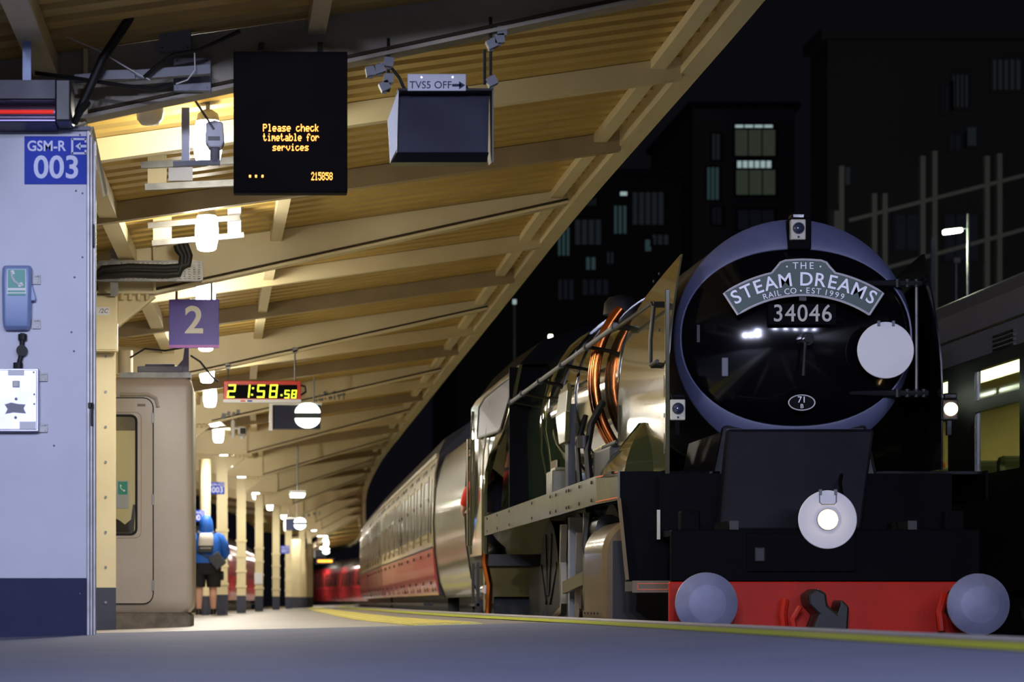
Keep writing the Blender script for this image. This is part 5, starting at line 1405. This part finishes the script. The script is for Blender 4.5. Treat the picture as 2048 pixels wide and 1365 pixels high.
# dark diagonal brace, boxes and cables in front of the nearest girder
br = thing('diagonal_brace', 'dark diagonal tube crossing in front of the nearest girder', 'brace', W(215, 120, 14.6))
o = W(215, 120, 14.6)
b = MB(); b.tube([W(300, -25, 14.6) - o, W(205, 118, 14.6) - o, W(150, 240, 14.6) - o], [.028, .026, .024], 10); b.build('tube', M['black'], br, smooth=40)
for (x0, x1, y0, y1), lab in (((347, 422, 115, 182), 'grey cover plate on the nearest girder beside the departure display'), ((318, 382, 52, 100), 'dark grey box above the cover plate on the nearest girder')):
    a = W(x0, y1, 14.95); c = W(x1, y0, 14.95); r = thing('junction_box', lab, 'box', ((a.x + c.x) / 2, 14.95, a.z))
    b = MB(); b.box2((-(c.x - a.x) / 2, 0, 0), ((c.x - a.x) / 2, .10, c.z - a.z)); b.build('case', M['steel_grey'], r, bevel=.004)
    b = MB()
    for sx in (-.4, .4):
        for sz in (.1, .9): b.cyl(((c.x - a.x) * sx, -.004, (c.z - a.z) * sz), ((c.x - a.x) * sx, 0, (c.z - a.z) * sz), .006, n=6)
    b.build('screws', M['dark'], r)
for lab, pts, rr in (('thin pale wire sagging across the nearest girder', [(70, 72), (130, 72), (195, 100), (275, 148), (300, 160)], .004), ('white wire loop beside the grey cover plate', [(352, 168), (375, 160), (390, 140), (389, 105)], .004), ('dark sagging cable below the nearest girder', [(70, 146), (160, 158), (250, 172), (310, 178), (345, 168)], .012), ('dark cable rising from the girder boxes to the roof', [(288, 155), (310, 135), (345, 110), (400, 100), (480, 62)], .012)):
    o = W(*pts[0], 14.7); b = MB(); b.tube([W(x, y, 14.7) - o for x, y in pts], rr, 6)
    r = b.build('loose_cable', M['white'] if rr < .01 else M['rubber'], None, smooth=60); r.location = o; tag(r, lab, 'cable', 'loose cables at the nearest girder')
tr2 = thing('cable_trunking', 'pale grey trunking along the foot of the nearest girder', 'trunking', W(225, 190, 14.8))
b = MB(); o = W(225, 190, 14.8); b.bar(W(150, 160, 14.8) - o, W(420, 140, 14.8) - o, .06, .05); b.bar(W(185, 152, 14.75) - o, W(270, 150, 14.75) - o, .05, .05); b.build('channel', M['steel_grey'], tr2)
# far blue signs
sign_gsm('phone_sign', 'small blue sign reading 003 on the column above the person', 421, 449, 965, 989, 48.98, '003', 'far blue GSM-R signs', 0)
sign_gsm('phone_sign', 'small blue sign reading 001 just left of the hooded person', 384, 410, 1021, 1044, 51.88, '001', 'far blue GSM-R signs', 0)
sign_gsm('phone_sign', 'tiny blue sign among the far columns', 562, 579, 1092, 1108, 82.98, '001', 'far blue GSM-R signs', 0)
# notice on a column, far round drum and cone shade
nt_ = thing('notice_board', 'white paper notice strapped on a far column', 'notice', W(517, 1158, 65.98)); b = MB(); b.box((0, 0, 0), (.2, .02, .28)); b.build('sheet', M['paper'], nt_)
cs = thing('loudspeaker', 'cream conical loudspeaker among the far columns', 'speaker', W(520, 1038, 67.6)); b = MB(); b.lathe([(.19, -.10), (.06, .09), (.02, .12)], (0, 0, 0), 2, 20); b.build('horn', M['cream'], cs, smooth=50); b = MB(); b.cyl((0, 0, .1), (0, 0, ZS(cs.location.x, 67.6) - cs.location.z), .02, n=8); b.build('stem', M['cream'], cs)
dm = thing('round_housing', 'cream rounded housing on the farthest column cluster', 'housing', W(598, 1087, 92)); b = MB(); b.lathe([(.02, -.22), (.24, -.2), (.28, -.1), (.28, .16), (.2, .22), (.02, .24)], (0, 0, 0), 2, 24); b.build('drum', M['cream'], dm, smooth=50)
for n_, x in enumerate((592, 605, 616)):
    p = W(x, 1200, 90 + 3 * n_); r = thing('far_post', 'tall cream post at the far end of the column row, %s from the left' % ORD[n_], 'post', (p.x, p.y, FLOORZ(p.x, p.y)), 0, 'posts at the far end'); b = MB(); b.box((0, 0, 1.35), (.34, .34, 1.95)); b.build('shaft', M['cream'], r, bevel=.02); b = MB(); b.box((0, 0, .19), (.35, .35, .38)); b.build('base_band', M['navy2'], r)
# far orange display
fo = thing('departure_display', 'tiny orange departure display at the far end of the platform', 'display', W(650, 1123, 128)); b = MB(); b.box((0, .05, 0), (.9, .1, .28)); b.build('case', M['dark'], fo); b = MB(); b.box((0, -.005, 0), (.7, .01, .12)); b.build('led_line', M['led'], fo); b = MB(); b.cyl((0, .05, .1), (0, .05, ZS(fo.location.x, 128) - fo.location.z + .02), .03, n=8); b.build('hanger', M['galv'], fo)
# fluorescent tube fitting under the roof
fl = thing('tube_light', 'short fluorescent light fitting under the canopy past the halfway lamps', 'lamp', W(595, 992, 57)); b = MB(); b.box((0, 0, 0), (.30, 1.0, .05)); b.build('tube', mat('tube_glow', (240, 255, 240), .3, emit=(235, 255, 225), es=8), fl, bevel=.02); b = MB(); b.box((0, 0, .06), (.34, 1.1, .06)); b.build('housing', M['white'], fl); b = MB(); b.cyl((0, 0, .08), (0, 0, ZS(fl.location.x, 57) - fl.location.z + .02), .02, n=8); b.build('hanger', M['galv'], fl)
# ================================================================== people
M['skin'] = mat('skin', (222, 170, 145), 0.55)
M['jacket'] = mat('blue_jacket', (32, 104, 205), 0.6, noise=(9, .4, (26, 86, 180)))
M['shorts'] = mat('black_shorts', (18, 18, 20), 0.8, noise=(12, .4, (32, 32, 34)))
M['bag_white'] = mat('backpack_white', (226, 220, 210), 0.6)
M['bag_grey'] = mat('bag_grey', (64, 66, 72), 0.7, noise=(14, .5, (84, 86, 92)))
M['shoe'] = mat('shoe_black', (22, 22, 24), 0.5)
M['sole'] = mat('shoe_sole', (210, 200, 185), 0.6)
M['hivis'] = mat('red_sleeve', (214, 44, 34), 0.6)
M['overall'] = mat('dark_overall', (30, 32, 42), 0.7)
M['hair'] = mat('grey_hair', (70, 62, 56), 0.7)

def skin_body(name, joints, edges, m, parent, root=0, sub=1):
    me = bpy.data.meshes.new(name)
    me.from_pydata([j[:3] for j in joints], edges, [])
    o = bpy.data.objects.new(name, me); COL.objects.link(o); o.parent = parent
    o.modifiers.new('skin', 'SKIN').use_smooth_shade = True
    if not me.skin_vertices:
        me.skin_vertices.new() if hasattr(me.skin_vertices, 'new') else None
    bpy.context.view_layer.objects.active = o
    return o, me
def make_skin(name, joints, edges, m, parent, root=0, sub=1):
    bm = bmesh.new()
    lay = bm.verts.layers.skin.verify()
    vs = []
    for i, (x, y, z, r) in enumerate(joints):
        v = bm.verts.new((x, y, z)); rr = r if isinstance(r, tuple) else (r, r)
        v[lay].radius = rr; v[lay].use_root = (i == root); vs.append(v)
    for a, b in edges: bm.edges.new((vs[a], vs[b]))
    me = bpy.data.meshes.new(name); bm.to_mesh(me); bm.free()
    me.materials.append(m)
    o = bpy.data.objects.new(name, me); COL.objects.link(o); o.parent = parent
    sk = o.modifiers.new('skin', 'SKIN'); sk.use_smooth_shade = True
    ss = o.modifiers.new('subdivision', 'SUBSURF'); ss.levels = sub; ss.render_levels = sub
    return o
def hand(base, d, up, thumb_side, J, E, wrist):
    """adds a palm and five fingers to the joint list, fingers slightly curled"""
    base = Vector(base); d = Vector(d).normalized(); up = Vector(up).normalized(); sd = d.cross(up).normalized() * thumb_side
    def add(p, r, par): J.append((p.x, p.y, p.z, r)); E.append((par, len(J) - 1)); return len(J) - 1
    palm = add(base + d * .06, (.034, .018), wrist)
    for k, ln in ((-1.5, .062), (-.5, .075), (.5, .078), (1.5, .070)):
        a = add(base + d * .10 + sd * (k * .019), .0095, palm)
        c = add(base + d * (.10 + ln * .55) + sd * (k * .020) - up * .012, .0085, a)
        add(base + d * (.10 + ln * .85) + sd * (k * .020) - up * .035, .0075, c)
    a = add(base + d * .045 + sd * .045, .011, palm)
    add(base + d * .085 + sd * .062 - up * .012, .0095, a)

# ---- the person in blue walking away down the platform
PYD = 47.0
pp = W(412, 1239, PYD); pz = FLOORZ(pp.x, PYD)
per = thing('person', 'person seen from behind in blue hooded jacket, black shorts and backpack', 'person', (pp.x, PYD, pz))
J = []; E = []
def add(x, y, z, r, par=None):
    J.append((x, y, z, r))
    if par is not None: E.append((par, len(J) - 1))
    return len(J) - 1
pel = add(0, 0, .92, (.19, .15)); wa = add(0, 0, 1.10, (.19, .15), pel); ch = add(0, .01, 1.32, (.20, .14), wa); nk = add(0, .03, 1.50, (.065, .065), ch)
hd = add(0, .05, 1.60, (.085, .10), nk); ht_ = add(0, .05, 1.72, (.075, .09), hd)
for sg, fy in ((-1, -.06), (1, .06)):
    hip = add(sg * .11, 0, .84, (.11, .12), pel); kn = add(sg * .125, .02 + fy * .3, .48, (.068, .07), hip); cf = add(sg * .125, fy * .5 - .01, .36, (.072, .075), kn); an = add(sg * .125, fy, .09, (.042, .045), cf); add(sg * .135, fy + .10, .045, (.042, .035), an)
    sh = add(sg * .20, .01, 1.40, (.075, .075), ch); el = add(sg * .31, .02, 1.13, (.055, .055), sh); wr = add(sg * .20, .24, 1.06, (.034, .034), el)
    hand((sg * .19, .25, 1.06), (-sg * .55, .8, -.05), (0, 0, 1), 1, J, E, wr)
body = make_skin('body', J, E, M['skin'], per, 0, 2)
def ell(cx, cy, z, rx, ry, n=20, p=2.3):
    out = []
    for k in range(n):
        a = 2 * math.pi * k / n; c, s_ = math.cos(a), math.sin(a)
        out.append((cx + rx * math.copysign(abs(c) ** (2 / p), c), cy + ry * math.copysign(abs(s_) ** (2 / p), s_), z))
    return out
b = MB(); b.loft([ell(0, 0, .90, .255, .205), ell(0, 0, .98, .275, .22), ell(0, 0, 1.12, .275, .215), ell(0, .0, 1.28, .275, .20), ell(0, .01, 1.38, .262, .18), ell(0, .02, 1.455, .20, .14), ell(0, .03, 1.50, .13, .11), ell(0, .04, 1.53, .10, .10)])
jk = b.build('jacket', M['jacket'], per, smooth=70)
for sg in (-1, 1):
    b = MB(); b.tube([(sg * .17, .01, 1.42), (sg * .25, .01, 1.37), (sg * .315, .0, 1.25), (sg * .345, .02, 1.12), (sg * .30, .13, 1.06), (sg * .225, .23, 1.06)], [.085, .098, .09, .085, .078, .065], 14); b.build('sleeve', M['jacket'], jk, smooth=70)
b = MB(); b.loft([ell(0, .02, 1.48, .13, .12), ell(0, .03, 1.54, .132, .135), ell(0, .04, 1.62, .125, .14), ell(0, .045, 1.70, .112, .13), ell(0, .05, 1.76, .085, .10), ell(0, .05, 1.79, .045, .055)]); b.build('hood', M['jacket'], jk, smooth=70)
b = MB(); b.loft([ell(0, 0, .99, .262, .212), ell(0, 0, .86, .27, .215), ell(0, 0, .74, .268, .20)]); sh_ = b.build('shorts', M['shorts'], per, smooth=70)
for sg, fy in ((-1, -.01), (1, .02)):
    b = MB(); b.loft([ell(sg * .125, fy * .3, .78, .142, .18), ell(sg * .133, fy, .64, .132, .15), ell(sg * .135, fy, .52, .125, .135), ell(sg * .133, fy, .515, .10, .11)]); b.build('trouser_leg', M['shorts'], sh_, smooth=70)
b = MB(); b.box((.285, 0, .72), (.06, .16, .16)); b.build('cargo_pocket', M['shorts'], sh_, bevel=.02)
# backpack
b = MB(); b.loft([ell(-.005, -.255, 1.13, .125, .07, 20, 4), ell(-.005, -.26, 1.17, .133, .08, 20, 4), ell(0, -.255, 1.245, .135, .08, 20, 4)]); bp = b.build('backpack', M['bag_grey'], per, smooth=60)
b = MB(); b.loft([ell(0, -.255, 1.245, .133, .08, 20, 4), ell(.005, -.25, 1.36, .13, .075, 20, 4), ell(.01, -.24, 1.44, .12, .06, 20, 4), ell(.01, -.23, 1.465, .09, .04, 20, 4)]); b.build('pack_top', M['bag_white'], bp, smooth=60)
b = MB(); b.box((0, -.342, 1.2), (.20, .01, .01)); b.build('zip', M['bag_white'], bp)
for sg in (-1, 1):
    b = MB(); b.tube([(sg * .10, -.22, 1.44), (sg * .135, -.06, 1.50), (sg * .14, .10, 1.42)], .017, 6); b.build('strap', M['bag_grey'], bp, smooth=60)
# shoulder bag with its strap
b = MB(); b.box((.20, -.24, .98), (.22, .09, .26), Matrix.Rotation(math.radians(-38), 3, 'Y')); sb_ = b.build('shoulder_bag', M['bag_grey'], per, bevel=.02)
b = MB(); b.tube([(.16, -.24, 1.05), (.0, -.245, 1.05), (-.16, -.22, 1.15), (-.27, -.06, 1.26)], .013, 6); b.build('bag_strap', M['bag_grey'], sb_, smooth=60)
for sg, fy in ((-1, -.06), (1, .06)):
    b = MB(); b.loft([ell(sg * .13, fy + .05, .012, .052, .145, 16), ell(sg * .13, fy + .05, .03, .054, .148, 16)]); sl = b.build('shoe', M['sole'], per, smooth=50)
    b = MB(); b.loft([ell(sg * .13, fy + .05, .03, .052, .143, 16), ell(sg * .13, fy + .045, .065, .050, .13, 16), ell(sg * .13, fy - .0, .10, .046, .06, 16), ell(sg * .13, fy - .005, .135, .045, .052, 16)]); b.build('upper', M['shoe'], sl, smooth=60)

# ---- driver leaning out of the cab
dv = thing('person', 'train driver in a red sleeve leaning out of the locomotive cab', 'person', (LX - .93, LY + 13.3, RAILZ + 1.57))
J = []; E = []
pel = add(0, 0, .90, (.15, .12)); ch = add(-.10, 0, 1.12, (.15, .12), pel); nk = add(-.20, -.02, 1.32, (.055, .055), ch); hd = add(-.25, -.05, 1.42, (.07, .085), nk); add(-.27, -.06, 1.52, (.065, .08), hd)
for sg in (-1, 1):
    hip = add(.02, sg * .1, .82, (.09, .09), pel); kn = add(-.24, sg * .1, .62, .06, hip); an = add(.0, sg * .1, .36, .045, kn); add(-.1, sg * .1, .31, .04, an)
sh = add(-.18, -.14, 1.20, .06, ch); el = add(-.36, -.20, 1.02, .045, sh); wr = add(-.40, -.05, .88, .03, el); hand((-.405, -.03, .87), (-.1, .5, -.6), (-1, 0, 0), 1, J, E, wr)
sh = add(-.08, .16, 1.18, .06, ch); el = add(-.10, .22, .95, .045, sh); wr = add(-.22, .16, .86, .03, el); hand((-.23, .15, .86), (-.7, -.2, -.2), (0, 0, 1), -1, J, E, wr)
make_skin('body', J, E, M['skin'], dv, 0, 2)
b = MB(); b.loft([ell(0, 0, .85, .19, .17), ell(-.05, 0, 1.02, .19, .175), ell(-.11, 0, 1.16, .185, .17), ell(-.17, -.01, 1.27, .12, .12), ell(-.20, -.02, 1.31, .075, .075)]); jk = b.build('overall_top', M['overall'], dv, smooth=70)
b = MB(); b.tube([(-.12, -.10, 1.21), (-.20, -.15, 1.19), (-.30, -.19, 1.09), (-.365, -.20, 1.01), (-.39, -.10, .92), (-.40, -.06, .89)], [.08, .08, .07, .066, .055, .05], 12); b.build('sleeve', M['hivis'], jk, smooth=70)
b = MB(); b.tube([(-.06, .12, 1.19), (-.09, .20, 1.06), (-.10, .22, .95), (-.20, .17, .87)], [.08, .07, .062, .05], 12); b.build('sleeve', M['overall'], jk, smooth=70)
b = MB(); b.loft([ell(0, 0, .88, .185, .165), ell(0, 0, .70, .17, .19)]); tr_ = b.build('trousers', M['overall'], dv, smooth=70)
for sg in (-1, 1):
    b = MB(); b.loft([ell(0, sg * .1, .80, .12, .10), ell(-.15, sg * .1, .68, .10, .09), ell(-.22, sg * .1, .60, .09, .085), ell(-.12, sg * .1, .48, .08, .08), ell(0, sg * .1, .37, .075, .07)]); b.build('trouser_leg', M['overall'], tr_, smooth=70)
    b = MB(); b.loft([ell(-.05, sg * .1, .27, .13, .05), ell(-.05, sg * .1, .32, .13, .05), ell(-.01, sg * .1, .40, .06, .045)]); b.build('boot', M['shoe'], dv, smooth=60)
b = MB(); b.loft([ell(-.265, -.055, 1.50, .088, .10), ell(-.265, -.05, 1.545, .09, .10), ell(-.26, -.05, 1.585, .07, .08), ell(-.26, -.05, 1.60, .03, .04)]); b.build('cap', M['overall'], dv, smooth=60)
b = MB(); b.loft([ell(-.33, -.06, 1.505, .06, .06), ell(-.33, -.06, 1.515, .06, .06)]); b.build('cap_peak', M['overall'], dv)
for sg in (-1, 1):
    b = MB(); b.lathe([(.012, 0), (.002, -.006)], (-.335, -.06 + sg * .03, 1.455), 0, 8); b.build('eye', M['black'], dv)
b = MB(); b.loft([[(-.335, -.045, 1.44), (-.335, -.075, 1.44), (-.36, -.06, 1.415)], [(-.33, -.05, 1.46), (-.33, -.07, 1.46), (-.335, -.06, 1.46)]]); b.build('nose', M['skin'], dv)

dv.location.z -= .27   # knees bent: boots stand on the cab floor
# ================================================================== night background across the tracks
M['facade'] = mat('dark_facade', (52, 48, 54), 0.8, noise=(.2, .5, (42, 38, 46)))
M['facade2'] = mat('dark_brick_facade', (120, 104, 108), 0.8)
M['pillar'] = mat('pale_pillar', (158, 153, 145), 0.7)
def winmat(n, rgb, e):
    return mat(n, (20, 24, 28), .3, emit=rgb, es=e)
M['win_teal'] = winmat('window_teal', (110, 150, 155), .11)
M['win_dim'] = winmat('window_dim', (100, 112, 120), .06)
M['win_white'] = winmat('window_white', (190, 215, 215), .55)
M['win_green'] = winmat('window_green', (125, 140, 120), .11)
M['win_faint'] = winmat('window_faint', (90, 95, 120), .03)
def building(label, x0, x1, y0, y1, Y, depth, wins, m, name='office_building', yaw=0.0):
    a = W(x0, 1290, Y); c = W(x1, y0, Y)
    r = thing(name, label, 'building', ((a.x + c.x) / 2, Y, -1.15))
    w = c.x - a.x; h = c.z + 1.15
    b = MB(); b.box2((-w / 2, 0, 0), (w / 2, depth, h)); b.build('wall', m, r)
    b = MB(); b.box2((-w / 2 - .3, -.3, h - .4), (w / 2 + .3, depth, h)); b.build('parapet', M['facade'], r)
    o = Vector(((a.x + c.x) / 2, Y, -1.15))
    for xa, xb, ya, yb, mm, nb in wins:
        p = W(xa, yb, Y) - o; q = W(xb, ya, Y) - o
        f = MB(); t = .12
        f.box2((p.x - t, -.10, p.z - t), (q.x + t, .02, p.z)); f.box2((p.x - t, -.10, q.z), (q.x + t, .02, q.z + t)); f.box2((p.x - t, -.10, p.z), (p.x, .02, q.z)); f.box2((q.x, -.10, p.z), (q.x + t, .02, q.z))
        wf = f.build('window', M['facade'], r)
        for k in range(nb):
            u = p.x + (q.x - p.x) * k / nb; v = p.x + (q.x - p.x) * (k + 1) / nb - (.10 if nb > 1 else 0)
            g_ = MB(); g_.box2((u, -.03, p.z), (v, -.01, q.z)); g_.build('pane', mm, wf)
    return r
T, D_, Wt, G, Fn = M['win_teal'], M['win_dim'], M['win_white'], M['win_green'], M['win_faint']
building('dark office block with teal-lit windows behind the canopy edge', 915, 1362, 340, 640, 150, 20,
    [(1116, 1142, 455, 512, T, 3), (1150, 1205, 440, 490, D_, 4), (1228, 1256, 412, 468, T, 3), (1265, 1330, 385, 450, D_, 5), (1176, 1195, 398, 412, D_, 3), (1240, 1254, 384, 392, Wt, 1),
     (1172, 1194, 515, 540, T, 2), (1214, 1230, 505, 528, D_, 2), (1290, 1302, 480, 503, T, 1), (1304, 1340, 470, 490, D_, 3), (1116, 1150, 560, 600, Fn, 3), (1165, 1160 + 60, 560, 590, Fn, 4)], M['facade'])
building('dark tower block with a stack of lit windows', 1385, 1590, 205, 640, 175, 18,
    [(1424, 1442, 268, 320, D_, 2), (1470, 1548, 250, 256, Wt, 4), (1470, 1553, 260, 312, G, 3), (1474, 1545, 322, 337, Wt, 6), (1472, 1553, 340, 390, G, 3), (1414, 1440, 335, 400, T, 3), (1424, 1445, 415, 450, Fn, 2), (1475, 1550, 420, 460, Fn, 3)], M['facade2'], 'tower_block')
rb_ = building('dark long office building with paired pale pillars at the right', 1655, 2120, 60, 640, 100, 3,
    [(1885, 1900, 170, 225, Fn, 2), (1905, 1940, 150, 215, D_, 4), (1985, 2045, 120, 180, D_, 5), (1934, 1952, 255, 292, M['win_dim'], 1), (1690, 1700, 335, 370, D_, 1), (1900, 1925, 270, 300, Fn, 2), (1660, 1680, 420, 500, Fn, 1), (1790, 1840, 430, 500, Fn, 2), (1890, 1960, 430, 520, Fn, 3)], M['facade'], 'long_office')
o = rb_.location
for x, yt in ((1676, 420), (1686, 330), (1752, 385), (1773, 385), (1849, 310), (1873, 300), (1978, 310), (2003, 305)):
    p = W(x, yt, 99.5) - o; b = MB(); b.box2((p.x - .09, -.3, 0), (p.x + .09, .1, p.z)); b.build('pillar', M['pillar'], rb_)
for (xa, ya), (xb, yb) in (((1700, 440), (2060, 347)), ((1740, 545), (2060, 455))):
    p = W(xa, ya, 99.6) - o; q = W(xb, yb, 99.6) - o; b = MB(); b.bar((p.x, -.15, p.z), (q.x, -.15, q.z), .2, .14); b.build('stair_rail', M['pillar'], rb_)
# street lamp
M['street'] = mat('street_lamp_glow', (230, 255, 225), .3, emit=(225, 255, 205), es=14)
LYD = 62
sl = thing('street_lamp', 'lit street lamp on a thin pole above the grey train', 'lamp', (W(1937, 0, LYD).x, LYD, -1.15))
o = sl.location
p = W(1937, 428, LYD) - o; b = MB(); b.cyl((0, 0, 0), (0, 0, p.z), .04, n=8); b.build('pole', M['galv'], sl)
q = W(1905, 463, LYD) - o; z_ = q.z
b = MB(); b.bar((q.x - .22, 0, z_ - .02), (q.x + .22, 0, z_ + .03), .16, .10); b.build('lantern', M['street'], sl, bevel=.03)
ld = bpy.data.lights.new('street_light', 'POINT'); ld.energy = 2600; ld.color = (.85, 1, .75); ld.shadow_soft_size = .3
lo = bpy.data.objects.new('street_light', ld); COL.objects.link(lo); lo.parent = sl; lo.location = (q.x, .9, z_ - .3)
b = MB(); b.bar((q.x + .2, 0, z_ + .06), (0, 0, z_ + .08), .03, .03); b.build('arm', M['galv'], sl)
p = W(1867, 475, LYD) - o; b = MB(); b.box2((p.x - .05, 0, 0), (p.x + .05, .1, p.z)); b.build('short_post', M['steel_grey'], sl)
fp = thing('flood_lamp', 'small dim floodlight beside the street lamp pole', 'lamp', W(1914, 521, 58)); b = MB(); b.box((0, 0, 0), (.14, .1, .12)); b.build('head', M['pillar'], fp, bevel=.02); b = MB(); b.cyl((0, .05, -.05), (0, .05, -1.15 - fp.location.z), .03, n=8); b.build('pole', M['galv'], fp)
for x, y, lab in ((1101, 675, 'tiny white yard light above the locomotive firebox'), (1029, 604, 'tiny dim yard light left of the yard lights')):
    f = thing('yard_light', lab, 'lamp', W(x, y, 110)); b = MB(); b.box((0, 0, 0), (.16, .1, .2)); b.build('lens', M['street'] if x > 1050 else M['win_white'], f, bevel=.02); b = MB(); b.cyl((0, .08, .1), (0, .08, -1.15 - f.location.z), .05, n=8); b.build('pole', M['galv'], f)
